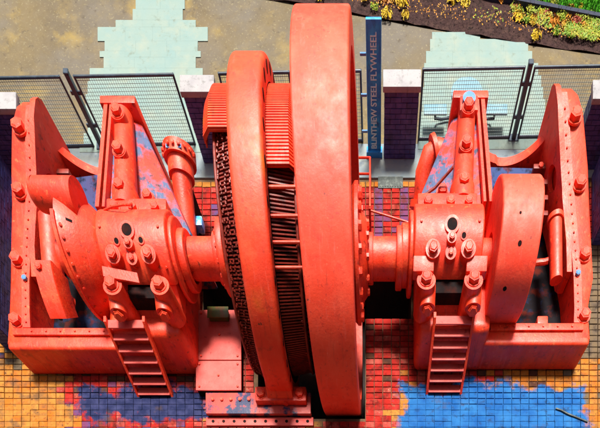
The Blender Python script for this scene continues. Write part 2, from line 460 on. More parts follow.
# pale slabs laid in the pavement
def slab_rows(rows, name):
    root = None
    for (y0, y1, x0, x1) in rows:
        w = x1 - x0
        k = max(1, round(w / 0.62))
        for j in range(k):
            a = x0 + w * j / k + 0.0005
            b = x0 + w * (j + 1) / k - 0.0005
            bm = B()
            box(bm, a, b, y0 + 0.0005, y1 - 0.0005, 0.003, 0.012 + random.uniform(0, 0.0006))
            part('slab', bm, 'slab', pavement, smooth=False)
def floor_pt(px, py):
    return ((px - 378.5) * 0.0225, (721 - py) * 0.0225)
left_rows = [(-14, 0, 139, 187), (0, 10, 136, 185), (10, 21, 133, 183), (21, 28, 116, 196), (28, 42, 98, 208), (42, 52, 105, 198), (52, 58, 100, 201), (58, 69, 104, 196),
             (69, 82, 90, 203), (82, 95, 88, 206), (95, 108, 86, 208), (108, 121, 86, 211), (121, 134, 88, 214), (134, 146, 84, 214), (146, 153, 80, 214)]
right_rows = [(33, 40, 432, 480), (40, 52, 430, 528), (52, 64, 426, 532), (64, 76, 424, 538), (76, 88, 424, 541), (88, 100, 422, 543), (100, 112, 422, 545),
              (112, 124, 420, 547), (124, 136, 420, 550), (136, 150, 418, 552)]
for rows in (left_rows, right_rows):
    out = []
    for (a, b, x0, x1) in rows:
        p0, p1 = floor_pt(x0, b), floor_pt(x1, a)
        out.append((p0[1], p1[1], p0[0], p1[0]))
    slab_rows(out, 'slab')

# channel at the wall foot
bm = B()
box(bm, -8.6, 5.4, YF - 0.14, 12.98, -0.03, 0.006, 0.004, 1)
channel = struct(part('drain_channel', bm, 'channel', smooth=False))

# planting bed and lawn
bm = B()
n = 90
m_ = 26
grid = []
for i in range(n + 1):
    x = -2.6 + 22 * i / n
    y0 = bed_edge(x)
    y1 = y0 + 5.2
    col = []
    for j in range(m_ + 1):
        y = y0 + (y1 - y0) * j / m_
        z = 0.02 + 0.05 * min(1, j / 3) + 0.045 * noise.noise(Vector((x * 3.2, y * 3.2, 0))) + 0.03 * noise.noise(Vector((x * 9, y * 9, 3)))
        col.append(bm.verts.new((x, y, max(z, 0.008))))
    grid.append(col)
for i in range(n):
    for j in range(m_):
        bm.faces.new((grid[i][j], grid[i + 1][j], grid[i + 1][j + 1], grid[i][j + 1]))
soil = struct(part('planting_bed', bm, 'soil'))

def lawn_edge(x):
    return 16.08 - 0.195 * (x - 2.7)
bm = B()
pts = [(2.0, lawn_edge(2.0)), (12, lawn_edge(12)), (12, 26), (2.0, 26)]
vs_ = [bm.verts.new((x, y, 0.11)) for x, y in pts]
bm.faces.new(vs_)
lawn = struct(part('lawn', bm, 'lawn_soil', smooth=False))
bm = B()
for i in range(10):
    x0, x1 = 2.0 + i, 3.0 + i - 0.01
    hull8(bm, [(x0, lawn_edge(x0) - .05, 0), (x1, lawn_edge(x1) - .05, 0), (x1, lawn_edge(x1) + .03, 0), (x0, lawn_edge(x0) + .03, 0)],
          [(x0, lawn_edge(x0) - .05, 0.145), (x1, lawn_edge(x1) - .05, 0.145), (x1, lawn_edge(x1) + .03, 0.145), (x0, lawn_edge(x0) + .03, 0.145)])
tag(part('lawn_edging', bm, 'timber', smooth=False), 'dark timber edging strip along the bright green lawn', 'edging')
bm = B()
for _ in range(9000):
    x = random.uniform(2.2, 7)
    y = lawn_edge(x) + 0.04 + abs(random.gauss(0, 0.6))
    a = random.uniform(0, 6.28)
    h = random.uniform(.03, .08)
    dx, dy = math.cos(a) * .008, math.sin(a) * .008
    bm.faces.new([bm.verts.new((x - dx, y - dy, .108)), bm.verts.new((x + dx, y + dy, .108)), bm.verts.new((x + random.uniform(-.03, .03), y + random.uniform(-.03, .03), .11 + h))])
go = part('grass', bm, 'grass', smooth=False, recalc=False)
go['kind'] = 'stuff'
tag(go, 'short bright green grass at the corner of the yard', 'grass')

# ------------------------------------------------------------------ brick floor of the yard
TW, TD = 0.1935, 0.1285
def tile_kind(x, y):
    """which paint a paver carries: the yard floor is orange brick with red, pink, navy and blue painted patches"""
    fx, fy = 378.5 + x / 0.0225, 721 - y / 0.0225
    nz = noise.noise(Vector((x * 1.3, y * 1.7, 0.3)))
    n2 = noise.noise(Vector((x * 4.1, y * 4.9, 7.7)))
    n2 = .8 * n2 + random.uniform(-.35, .35)
    nz += random.uniform(-.3, .3)
    r = random.random()
    if fy < 240:                                        # behind the engine
        if fy < 186 + 3 * n2:
            return 'orange' if r < .8 else 'amber'
        if 350 < fx < 425 and int(round(x / TW)) % 3 == 0:
            return 'violet'
        return 'red' if r < .82 else ('pink' if r < .93 else 'violet')
    if fx > 562 + 14 * nz + 8 * n2:
        if fy < 360:
            return 'tan'
        return 'amber' if r < .45 else ('orange' if r < .8 else 'tan')
    if fx > 396 + 12 * nz + 6 * n2 and fx >= 385:
        edge = 383 + 10 * nz + 6 * n2 - 9 * max(0, min(1, (fx - 520) / 30))
        if 418 < fx < 466 and fy < 401 + 4 * n2:
            return 'pink' if r < .6 else 'red'
        if fy > edge:
            if n2 > .86:
                return 'red'
            return 'orange' if r < .6 else 'amber'
        if fy > edge - 16:
            return 'red' if (fx < 500 and r < .6) else ('amber' if r < .7 else 'brown')
        return ('red' if r < .7 else 'pink') if fx < 425 else ('brown' if fx < 545 else 'tan')
    if fx > 340:
        if fy > 410 and fx > 378 and r < .5:
            return 'orange'
        return 'red' if r < .78 else ('pink' if r < .95 else 'brown')
    if fx < 62 + 22 * nz + 10 * n2 + 0.25 * max(0, fy - 380):
        if fx < 20 and fy < 382 and n2 > .25:
            return 'navy'
        if fy < 372:
            return 'tan' if r < .6 else 'orange'
        return 'orange' if r < .62 else 'amber'
    if fx < 195 + 8 * n2:
        if fy < 384 and fx < 112:
            return 'red' if r < .8 else 'brown'
        cy = 401 + 5 * nz
        if abs(fy - cy) < 15 + 9 * n2 and fx > 78 + 10 * nz:
            return 'red' if r < .5 else ('pink' if r < .9 else 'brown')
        if fy < 384:
            return 'brown' if r < .6 else 'red'
        return 'red' if r < .6 else ('pink' if r < .86 else 'violet')
    return 'pink' if r < .66 else ('red' if r < .92 else 'orange')

tile_meshes = {}
def tile_mesh(kind):
    if kind not in tile_meshes:
        bm = B()
        hx, hy = TW / 2 - .0045, TD / 2 - .0045
        b = .008
        hull8(bm, [(-hx, -hy, -.03), (hx, -hy, -.03), (hx, hy, -.03), (-hx, hy, -.03)], [(-hx, -hy, -.006), (hx, -hy, -.006), (hx, hy, -.006), (-hx, hy, -.006)])
        bm.faces.ensure_lookup_table()
        topf = [f for f in bm.faces if all(v.co.z > -.01 for v in f.verts)][0]
        r_ = bmesh.ops.inset_individual(bm, faces=[topf], thickness=b)
        for v in topf.verts:
            v.co.z = 0.0
        bmesh.ops.recalc_face_normals(bm, faces=bm.faces[:])
        me = bpy.data.meshes.new('paver')
        bm.to_mesh(me)
        bm.free()
        me.materials.append(TILE[kind])
        tile_meshes[kind] = me
    return tile_meshes[kind]

floor_root = struct(bpy.data.objects.new('brick_floor', None))
COL.objects.link(floor_root)
kinds = list(TILE)
rest = B()
front = []
others = []
nx0, nx1 = int(-11.0 / TW), int(8.0 / TW)
ny0, ny1 = int(4.9 / TD), int(12.2 / TD)
for iy in range(ny0, ny1 + 1):
    for ix in range(nx0, nx1 + 1):
        x, y = ix * TW, iy * TD
        if SX0 - TW * .55 < x < SX1 + TW * .45 and SY0 - TD * .55 < y < SY1 + TD * .55:
            continue
        if PX0 - TW * .5 < x < PX1 + TW * .5 and PY0 - TD * .5 < y < PY1 + TD * .5:
            continue
        if -7.4 < x < -4.3 and 8.15 < y < 11.6 or 0.95 < x < 4.1 and 8.25 < y < 11.7:
            continue
        fx, fy = 378.5 + x / 0.0225, 721 - y / 0.0225
        vis = fy > 372 and -4 < fx < 604 and fy < 432 and not (195 < fx < 312)
        others.append((x, y, tile_kind(x, y), vis))
vis_t = [t for t in others if t[3]]
vis_t.sort(key=lambda t: t[1])
chosen = set(id(t) for t in vis_t[:300])
for t in others:
    x, y, k, _ = t
    dz, rz = random.uniform(-.004, .003), random.uniform(-.012, .012)
    if id(t) in chosen:
        o = bpy.data.objects.new('paver', tile_mesh(k))
        COL.objects.link(o)
        o.parent = floor_root
        o.location = (x + random.uniform(-.003, .003), y + random.uniform(-.003, .003), dz)
        o.rotation_euler = (random.uniform(-.012, .012), random.uniform(-.012, .012), rz)
    else:
        hx, hy = TW / 2 - .0045, TD / 2 - .0045
        mi = kinds.index(k)
        x += random.uniform(-.003, .003)
        y += random.uniform(-.003, .003)
        a = [rest.verts.new((x + sx * hx, y + sy * hy, -.029)) for sx, sy in ((-1, -1), (1, -1), (1, 1), (-1, 1))]
        b = [rest.verts.new((x + sx * (hx - .006), y + sy * (hy - .006), dz + random.uniform(-.0015, .0015))) for sx, sy in ((-1, -1), (1, -1), (1, 1), (-1, 1))]
        fs = [rest.faces.new(b)] + [rest.faces.new((a[i], a[(i + 1) % 4], b[(i + 1) % 4], b[i])) for i in range(4)]
        for f in fs:
            f.material_index = mi
po = part('pavers', rest, None, floor_root, smooth=False, recalc=False, mats=[TILE[k] for k in kinds])
po['kind'] = 'stuff'

# ------------------------------------------------------------------ building added out of view behind the camera to shade the engine fronts
bd = thing('shade_building', 'dark brick building added out of view to shade the engine fronts', 'shade_building', (0, -4.5, 0))
bm = B(); box(bm, -24, 22, -9, -1.3, -.02, 14.5)
part('wall', bm, 'brick_wall', bd, smooth=False)
bm = B(); box(bm, -24.2, 22.2, -9.2, -1.1, 14.51, 14.9)
part('parapet', bm, 'channel', bd, smooth=False)
for zz in (1.2, 5.4, 9.8):
    for k in range(11):
        xx = -22 + 4.1 * k
        bm = B(); box(bm, xx, xx + 1.6, -1.31, -1.22, zz, zz + 2.4)
        w_ = part('window', bm, 'coping', bd, smooth=False)
        bm = B(); box(bm, xx + .08, xx + 1.52, -1.3, -1.21, zz + .08, zz + 2.32)
        part('pane', bm, 'glass', w_, smooth=False)

# ------------------------------------------------------------------ yard walls and piers
def brickwork(bm, x0, x1, y0, y1, z0, z1, bl=0.225, bh=0.075, faces='fx'):
    """running-bond bricks standing proud of a core; each brick its own little box"""
    rows = int(round((z1 - z0) / bh))
    bh = (z1 - z0) / rows
    def run(a0, a1, put):
        for r_ in range(rows):
            a = a0 - (bl / 2 if r_ % 2 else 0)
            while a < a1 - 1e-4:
                p, q = max(a, a0), min(a + bl, a1)
                if q - p > .03:
                    put(p + .005, q - .005, z0 + r_ * bh + .005, z0 + (r_ + 1) * bh - .005, random.uniform(.006, .012))
                a += bl
    run(x0, x1, lambda p, q, za, zb, t: box(bm, p, q, y0 - t, y0 + .05, za, zb))
    run(x0, x1, lambda p, q, za, zb, t: box(bm, p, q, y1 - .05, y1 + t, za, zb))
    run(y0, y1, lambda p, q, za, zb, t: box(bm, x0 - t, x0 + .05, p, q, za, zb))
    run(y0, y1, lambda p, q, za, zb, t: box(bm, x1 - .05, x1 + t, p, q, za, zb))

def pier(x0, x1, y0, y1, label, h=0.97):
    t = thing('brick_pier', label, 'pier', ((x0 + x1) / 2, (y0 + y1) / 2, 0), 'navy brick piers with white copings')
    bm = B(); box(bm, x0 + .045, x1 - .045, y0 + .045, y1 - .045, 0, h)
    part('core', bm, 'brick_mortar', t, smooth=False)
    bm = B(); brickwork(bm, x0 + .04, x1 - .04, y0 + .04, y1 - .04, 0.012, h)
    o = part('brickwork', bm, 'brick', t, smooth=False); o['kind'] = 'stuff'
    bm = B(); box(bm, x0, x1, y0, y1, h + .002, h + .085, .015)
    part('coping', bm, 'coping', t)
pier(-3.95, -3.27, 12.50, 12.84, 'navy brick pier with white coping behind the left generator ring')
pier(0.09, 0.85, 12.60, 12.95, 'navy brick pier with white coping right of the blue sign board')
pier(-8.30, -7.20, 12.16, 12.50, 'navy brick pier with white coping at the left edge behind the engine')
pier(4.26, 5.05, 12.36, 12.74, 'navy brick pier with white coping at the right edge behind the engine')

def low_wall(x0, x1, y0, y1, label, h=0.92):
    t = thing('brick_wall', label, 'wall', ((x0 + x1) / 2, (y0 + y1) / 2, 0))
    bm = B(); box(bm, x0 + .005, x1 - .005, y0 + .005, y1 - .005, -0.02, h)
    part('core', bm, 'brick_mortar', t, smooth=False)
    bm = B(); brickwork(bm, x0, x1, y0, y1, 0.012, h)
    o = part('brickwork', bm, 'brick', t, smooth=False); o['kind'] = 'stuff'
    bm = B(); box(bm, x0 - .04, x1 + .04, y0 - .04, y1 + .04, h + .002, h + .07, .012)
    part('coping', bm, 'coping', t)
low_wall(-8.36, -8.06, 8.35, 12.05, 'low navy brick wall along the left side of the engine')
low_wall(4.80, 5.10, 10.7, 12.24, 'low navy brick wall along the right side of the engine')

# ------------------------------------------------------------------ mesh fence
def fence_y(x):
    return 13.03 + 0.020 * (x + 0.5)
def fence_panel(x0, x1, label, h0=0.03, h=0.98):
    t = thing('mesh_fence', label, 'fence', ((x0 + x1) / 2, fence_y((x0 + x1) / 2), 0), 'black mesh fence panels')
    def q(x, z):
        return Vector((x, fence_y(x), z))
    for a, b in (((x0, h0), (x1, h0)), ((x0, h), (x1, h)), ((x0, h0 - .03), (x0, h + .015)), ((x1, h0 - .03), (x1, h + .015))):
        bm = B(); cyl(bm, q(*a), q(*b), 0.022, n=10)
        part('frame_bar', bm, 'fence', t)
    bm = B()
    k = int((x1 - x0) / 0.045)
    for i in range(1, k):
        x = x0 + (x1 - x0) * i / k
        cyl(bm, q(x, h0), q(x, h), 0.003, n=4, cap=False)
    k = int((h - h0) / 0.048)
    for i in range(1, k):
        z = h0 + (h - h0) * i / k
        cyl(bm, q(x0, z), q(x1, z), 0.0034, n=4, cap=False)
    o = part('wire_mesh', bm, 'wire', t); o['kind'] = 'stuff'
fence_panel(-8.6, -6.40, 'black mesh fence panel at the far left over brown pavement')
fence_panel(-6.10, -4.12, 'black mesh fence panel over the pale slabs left of the generator')
fence_panel(-3.20, -1.80, 'black mesh fence panel half hidden behind the generator ring')
fence_panel(-1.70, -0.36, 'black mesh fence panel seen between flywheel and blue sign')
fence_panel(0.90, 2.93, 'black mesh fence panel in front of the pale blue table')
fence_panel(3.14, 5.00, 'black mesh fence panel at the far right over brown pavement')
def fence_post(x, label, h=1.03, w=.045):
    t = thing('fence_post', label, 'post', (x, fence_y(x), 0), 'black fence posts')
    bm = B(); box(bm, x - w, x + w, fence_y(x) - w, fence_y(x) + w, 0.0, h, .006, 1)
    part('post', bm, 'fence', t)
    bm = B(); box(bm, x - w - .006, x + w + .006, fence_y(x) - w - .006, fence_y(x) + w + .006, h + .001, h + .03, .008, 1)
    part('cap', bm, 'fence', t)
    bm = B(); box(bm, x - .11, x + .11, fence_y(x) - .08, fence_y(x) + .08, 0.007, .025, .004, 1)
    part('foot_plate', bm, 'fence', t)
    for sx in (-1, 1):
        for z in (.3, .75):
            bm = B(); box(bm, x + sx * w, x + sx * (w + .06), fence_y(x) - .012, fence_y(x) + .012, z, z + .05)
            part('bracket', bm, 'fence', t, smooth=False)
fence_post(-6.22, 'thick black fence post between the two left mesh panels')
fence_post(3.035, 'thick black fence post between the two right mesh panels')

# ------------------------------------------------------------------ sign
sx0, sx1, sy, sh = -0.235, 0.055, 12.70, 1.76
sgn = thing('sign_board', 'tall narrow blue board with white upright lettering beside the flywheel', 'sign', ((sx0 + sx1) / 2, sy, 0))
bm = B(); box(bm, sx0, sx1, sy, sy + .05, 0.02, sh, .012)
part('board', bm, 'sign', sgn)
bm = B()
for a in (sx0 + .012, sx1 - .030):
    box(bm, a, a + .018, sy - .008, sy - .0005, 0.09, sh - .04)
part('edge_bead', bm, 'sign', sgn, smooth=False)
for z in (.35, .85, 1.35):
    bm = B(); box(bm, sx0 - .12, sx0 - .002, sy + .01, sy + .04, z, z + .035, .004, 1)
    part('bracket', bm, 'bluespot', sgn)
bm = B(); box(bm, sx0 - .03, sx1 + .03, sy - .05, sy + .09, 0.007, .10, .01)
part('foot', bm, 'sign', sgn)
cu = bpy.data.curves.new('lettering', 'FONT')
cu.body = 'BLINTHEW STEEL FLYWHEEL'
cu.size = 0.165
cu.extrude = 0.004
cu.offset = 0.003
cu.align_x = 'LEFT'
cu.align_y = 'CENTER'
tmp = bpy.data.objects.new('lettering_tmp', cu)
COL.objects.link(tmp)
bpy.context.view_layer.update()
me = bpy.data.meshes.new_from_object(tmp.evaluated_get(bpy.context.evaluated_depsgraph_get()))
bpy.data.objects.remove(tmp)
xs = [v.co.x for v in me.vertices]
L = max(xs) - min(xs)
lm = Matrix(((0, -1, 0, (sx0 + sx1) / 2), (0, 0, -1, sy - .005), (1.50 / L, 0, 0, 0.13 - min(xs) * 1.5 / L), (0, 0, 0, 1)))
me.transform(Matrix.Translation(-sgn.location) @ lm)
me.materials.clear(); me.materials.append(M['letter'])
lo_ = bpy.data.objects.new('lettering', me)
COL.objects.link(lo_); lo_.parent = sgn

# ------------------------------------------------------------------ table behind the fence
tb = thing('outdoor_table', 'pale blue round table with attached seats behind the mesh fence', 'table', (1.9, 13.55, 0))
bm = B(); cyl(bm, (1.9, 13.50, .38), (1.9, 13.50, .41), .34, n=40)
part('tabletop', bm, 'benchblue', tb)
bm = B(); cyl(bm, (1.9, 13.50, .012), (1.9, 13.50, .379), .045, n=16)
part('pedestal', bm, 'fence', tb)
for sx in (-1, 1):
    cx = 1.9 + sx * .66
    bm = B(); box(bm, cx - .25, cx + .25, 13.22, 13.44, .26, .29, .012)
    part('seat', bm, 'benchblue', tb)
    bm = B(); tube(bm, [(cx, 13.33, .26), (cx - sx * .01, 13.33, .15), (cx - sx * .06, 13.42, .09), (cx - sx * .16, 13.44, .065), (cx - sx * .6, 13.53, .06)], .024)
    part('leg', bm, 'fence', tb)

# ------------------------------------------------------------------ shrubs of the planting bed
def shrub_mesh(kind, seed):
    rnd = random.Random(seed)
    bm = B()
    for _ in range(75):
        t, ph = rnd.uniform(0, 6.283), math.acos(rnd.uniform(-.1, 1))
        r = rnd.uniform(.35, 1.0) ** .6
        p = Vector((math.cos(t) * math.sin(ph) * .12 * r, math.sin(t) * math.sin(ph) * .12 * r, .03 + math.cos(ph) * .05 * r))
        nrm = (p - Vector((0, 0, .03))).normalized()
        nrm = (nrm + Vector((rnd.gauss(0, .4), rnd.gauss(0, .4), rnd.gauss(.9, .3)))).normalized()
        a, u, v = frame_of(nrm)
        l, w = rnd.uniform(.022, .04), rnd.uniform(.012, .02)
        ca = rnd.uniform(0, 6.28)
        u, v = u * math.cos(ca) + v * math.sin(ca), v * math.cos(ca) - u * math.sin(ca)
        bm.faces.new([bm.verts.new(p - u * l), bm.verts.new(p + v * w + a * .008), bm.verts.new(p + u * l), bm.verts.new(p - v * w + a * .008)])
    me = bpy.data.meshes.new('leaves')
    bm.to_mesh(me); bm.free()
    me.materials.append(LEAF[kind])
    bm = B()
    for k in range(4):
        t = rnd.uniform(0, 6.28)
        cyl(bm, (0, 0, -.03), (math.cos(t) * .05, math.sin(t) * .05, .12), .007, .003, 5)
    ms = bpy.data.meshes.new('stems')
    bm.to_mesh(ms); bm.free()
    ms.materials.append(M['stem'])
    return me, ms
SH = {k: [shrub_mesh(k, 11 * i + len(k)) for i in range(3)] for k in LEAF}
SH_LABEL = {'yellow': 'small yellow leafed shrub in the soil bed', 'orange': 'small orange leafed shrub in the soil bed',
            'lime': 'small lime green shrub in the soil bed', 'red': 'small red leafed shrub in the soil bed'}
ORD = ['first', 'second', 'third', 'fourth', 'fifth', 'sixth', 'seventh', 'eighth', 'ninth', 'tenth', 'eleventh', 'twelfth', 'thirteenth', 'fourteenth', 'fifteenth', 'sixteenth',
       'seventeenth', 'eighteenth', 'nineteenth', 'twentieth', 'twenty-first', 'twenty-second', 'twenty-third', 'twenty-fourth', 'twenty-fifth', 'twenty-sixth', 'twenty-seventh', 'twenty-eighth', 'twenty-ninth', 'thirtieth', 'thirty-first', 'thirty-second', 'thirty-third', 'thirty-fourth', 'thirty-fifth', 'thirty-sixth']
def shrub(px, py, kind, s):
    x, y = floor_pt(px, py)
    lv, st = random.choice(SH[kind])
    nth = [q for q in sorted(spots, key=lambda q: q[0]) if q[2] == kind].index((px, py, kind, s))
    t = thing('shrub', ORD[nth] + ' ' + SH_LABEL[kind] + ' counted from the left', 'shrub', (x, y, .05), kind + ' shrubs in the planting bed')
    t.rotation_euler = (0, 0, random.uniform(0, 6.28))
    t.scale = (s, s, s * random.uniform(.8, 1.1))
    for nm, me in (('leaves', lv), ('stems', st)):
        o = bpy.data.objects.new(nm, me); COL.objects.link(o); o.parent = t
spots = [(384, 4, 'red', 1.2), (394, 3, 'orange', 1.1), (402, 8, 'yellow', 1.3), (387, 19, 'yellow', 1.1), (405, 21, 'yellow', .8), (374, 12, 'lime', .8), (437, 1, 'lime', .9),
         (453, 4, 'yellow', 1.3), (465, 8, 'yellow', 1.0), (503, 3, 'orange', 1.4), (517, 22, 'yellow', 1.1), (532, 26, 'yellow', .9), (535, 41, 'yellow', 1.0), (530, 14, 'lime', 1.0),
         (552, 12, 'lime', 1.2), (552, 29, 'orange', 1.2), (566, 31, 'yellow', 1.0), (568, 18, 'orange', 1.2), (578, 15, 'yellow', .9), (584, 36, 'yellow', 1.1), (590, 22, 'lime', 1.1),
         (575, 26, 'red', 1.0), (545, 20, 'red', .9), (515, 12, 'red', .8), (597, 34, 'orange', 1.0), (540, 17, 'yellow', .9), (560, 22, 'lime', 1.1), (525, 6, 'lime', 1.0),
         (596, 28, 'red', 1.0), (601, 41, 'yellow', 1.1), (555, 36, 'lime', .9), (520, 2, 'yellow', 1.0), (570, 40, 'lime', .8), (586, 29, 'lime', 1.1), (366, 2, 'yellow', 1.1), (320, 2, 'yellow', .9), (420, 1, 'yellow', .8), (484, 1, 'yellow', .8)]
rnd_ = random.Random(5)
for k_ in range(30):
    px_ = rnd_.uniform(508, 602)
    py_ = rnd_.uniform(.20, .62) * 34 + (px_ - 508) * .2
    spots.append((round(px_, 1), round(py_, 1), rnd_.choice(['lime', 'lime', 'lime', 'orange', 'red', 'orange']), round(rnd_.uniform(.6, .95), 2)))
for s_ in spots:
    shrub(*s_)

for kind_, n_, lab in (('lime', 2600, 'low lime green ground cover between the shrubs of the bed'), ('orange', 900, 'fallen orange leaves scattered over the planting bed')):
    bm = B()
    for _ in range(n_):
        px_ = 600 - abs(random.gauss(0, 42)) if kind_ == 'lime' else random.uniform(260, 604)
        py_ = random.uniform(.1, .8) * 38 + max(0, px_ - 508) * .22 if kind_ == 'lime' else random.uniform(-4, 16) + max(0, px_ - 300) * .12
        x, y = floor_pt(px_, py_)
        if y < bed_edge(x) + .12 or (kind_ == 'lime' and noise.noise(Vector((x * 2.4, y * 2.4, 1))) < -.05):
            continue
        a_, u_, v_ = frame_of((random.gauss(0, .35), random.gauss(-.3, .35), 1))
        t_ = random.uniform(0, 6.28); l_ = random.uniform(.014, .032) * (1 if kind_ == 'lime' else .7)
        uu, vv = u_ * math.cos(t_) + v_ * math.sin(t_), v_ * math.cos(t_) - u_ * math.sin(t_)
        c_ = Vector((x, y, random.uniform(.09, .13)))
        bm.faces.new([bm.verts.new(c_ - uu * l_), bm.verts.new(c_ + vv * l_ * .5), bm.verts.new(c_ + uu * l_), bm.verts.new(c_ - vv * l_ * .5)])
    o = part('ground_cover' if kind_ == 'lime' else 'fallen_leaves', bm, LEAF[kind_], smooth=False, recalc=False)
    o['kind'] = 'stuff'
    tag(o, lab, 'ground cover' if kind_ == 'lime' else 'leaves')

# ------------------------------------------------------------------ flywheel, shaft and rotor
CY, CZ = 9.0, 1.2
fw = thing('flywheel', 'huge red flywheel with shaft, rotor and crank disc in the middle', 'flywheel', (-0.8, CY, -1.25))
def rounded(x0, x1, r_in, r_out, e=.05, k=4):
    p = [(x0, r_in)]
    for i in range(k + 1):
        a = R(90 * i / k)
        p.append((x0 + e - e * math.cos(a), r_out - e + e * math.sin(a)))
    for i in range(k + 1):
        a = R(90 * i / k)
        p.append((x1 - e + e * math.sin(a), r_out - e + e * math.cos(a)))
    p.append((x1, r_in))
    return p
bm = B(); lathe(bm, rounded(-1.2, -.40, 2.13, 2.43, .035), (CY, CZ), 160)
part('rim', bm, 'rim', fw)
bm = B(); lathe(bm, [(-1.14, .6), (-1.14, 2.15), (-1.02, 2.15), (-1.02, .6)], (CY, CZ), 96)
part('web', bm, 'dark', fw)  # web and spokes are black: shade of the side recess put into the colour
for k in range(8):
    a = R(45 * k + 12)
    ca, sa = math.cos(a), math.sin(a)
    bm = B()
    cyl(bm, (-.95, CY - .8 * sa, CZ + .8 * ca), (-.95, CY - 2.14 * sa, CZ + 2.14 * ca), .10, .08, 14)
    part('spoke', bm, 'dark', fw)
bm = B(); lathe(bm, [(-1.3, .36), (-1.3, .78), (-.52, .82), (-.42, .92), (-.36, .92), (-.34, .62), (-.22, .50), (-.20, .36)], (CY, CZ), 72)
hub = part('hub', bm, 'paint', fw)
for k in range(18):
    a = R(20 * k)
    bolt(hub, (-.36, CY - .80 * math.sin(a), CZ + .80 * math.cos(a)), (1, 0, 0), .062)
for k in range(10):
    a = R(36 * k + 9)
    bolt(hub, (-.225, CY - .45 * math.sin(a), CZ + .45 * math.cos(a)), (1, 0, 0), .05)
bm = B(); lathe(bm, [(-6.1, .0), (-6.1, .27), (-5.15, .27), (-5.1, .29), (1.9, .29), (1.95, .27), (2.9, .27), (2.9, 0)], (CY, CZ), 48, closed=False)
part('shaft', bm, 'paint', fw)
for x0, x1, r_ in ((-.20, -.10, .34), (.34, .46, .42), (-3.00, -2.88, .52), (-3.12, -3.00, .36)):
    bm = B(); lathe(bm, rounded(x0, x1, .292, r_, .02, 2), (CY, CZ), 48)
    col_ = part('collar', bm, 'paint', fw)
    if r_ > .5:
        for k in range(14):
            a = R(360 / 14 * k)
            bolt(col_, (x0 if x0 < -1 else x0, CY - .43 * math.sin(a), CZ + .43 * math.cos(a)), (-1, 0, 0), .036)
# rotor of the generator
bm = B(); lathe(bm, [(-2.62, .372), (-2.62, 1.22), (-1.30, 1.22), (-1.30, .372)], (CY, CZ), 80)
part('rotor_core', bm, 'dark', fw)
bm = B()
for k in range(96):
    a = 2 * math.pi * k / 96
    q = Matrix.Rotation(-a, 4, 'X')
    t_ = bmesh.new(); box(t_, -2.60, -1.32, -.018, .018, 1.21, 1.42)
    for v in t_.verts:
        v.co = q @ v.co
        v.co = Vector((v.co.x, CY - v.co.y, CZ + v.co.z))
    me_ = bpy.data.meshes.new('t'); t_.to_mesh(me_); t_.free(); bm.from_mesh(me_); bpy.data.meshes.remove(me_)
o = part('rotor_teeth', bm, 'copper_red', fw, smooth=False); o['kind'] = 'stuff'
for x in (-2.45, -1.48):
    bm = B(); lathe(bm, rounded(x - .03, x + .03, 1.38, 1.47, .01, 1), (CY, CZ), 72)
    part('rotor_band', bm, 'copper_red', fw)

# ------------------------------------------------------------------ generator ring
def lean(v):
    v.co.x += -0.19 * max(-.2, (3.25 - v.co.z)) / 3.25
st = thing('generator_ring', 'red ring shaped generator frame with exposed windings left of the flywheel', 'generator', (-2.05, CY, 0))
def stp(name, bm, mat, **kw):
    for v in bm.verts:
        lean(v)
    return part(name, bm, mat, kw.pop('parent', st), **kw)
RX0, RX1 = -2.20, -1.675
bm = B(); lathe(bm, rounded(RX0, RX1, 1.84, 2.085, .07), (CY, CZ), 150)
frame = stp('ring_frame', bm, 'stator')
# side holes of the ring
for k in range(-6, 10):
    a = R(12 * k - 4)
    rr = 1.965
    bm = B(); cyl(bm, (RX1 - .02, CY - rr * math.sin(a), CZ + rr * math.cos(a)), (RX1 + .004, CY - rr * math.sin(a), CZ + rr * math.cos(a)), .062, n=14)
    stp('vent_hole', bm, 'dark')
# end windings: hairpin bars
def radial_bars(n, a0, a1, x0, x1, r0, r1, w, skew=0.0, jit=0.0):
    bm = B()
    for k in range(n):
        a = a0 + (a1 - a0) * (k + .5) / n
        rj = random.uniform(-jit, jit)
        p = [Vector((x0, 0, r0 + rj)), Vector((x1, 0, r1 + rj))]
        t_ = [(x0, -w, r0 - .02 + rj, 0), (x0, w, r0 - .02 + rj, 0), (x0, w, r0 + .03 + rj, 0), (x0, -w, r0 + .03 + rj, 0)]
        u_ = [(x1, -w, r1 - .02 + rj, skew), (x1, w, r1 - .02 + rj, skew), (x1, w, r1 + .03 + rj, skew), (x1, -w, r1 + .03 + rj, skew)]
        def W(q):
            ang = R(a + q[3])
            ca, sa = math.cos(ang), math.sin(ang)
            y, z = q[1], q[2]
            return Vector((q[0], CY - (y * ca + z * sa), CZ + (z * ca - y * sa)))
        hull8(bm, [W(q) for q in t_], [W(q) for q in u_])
    return bm
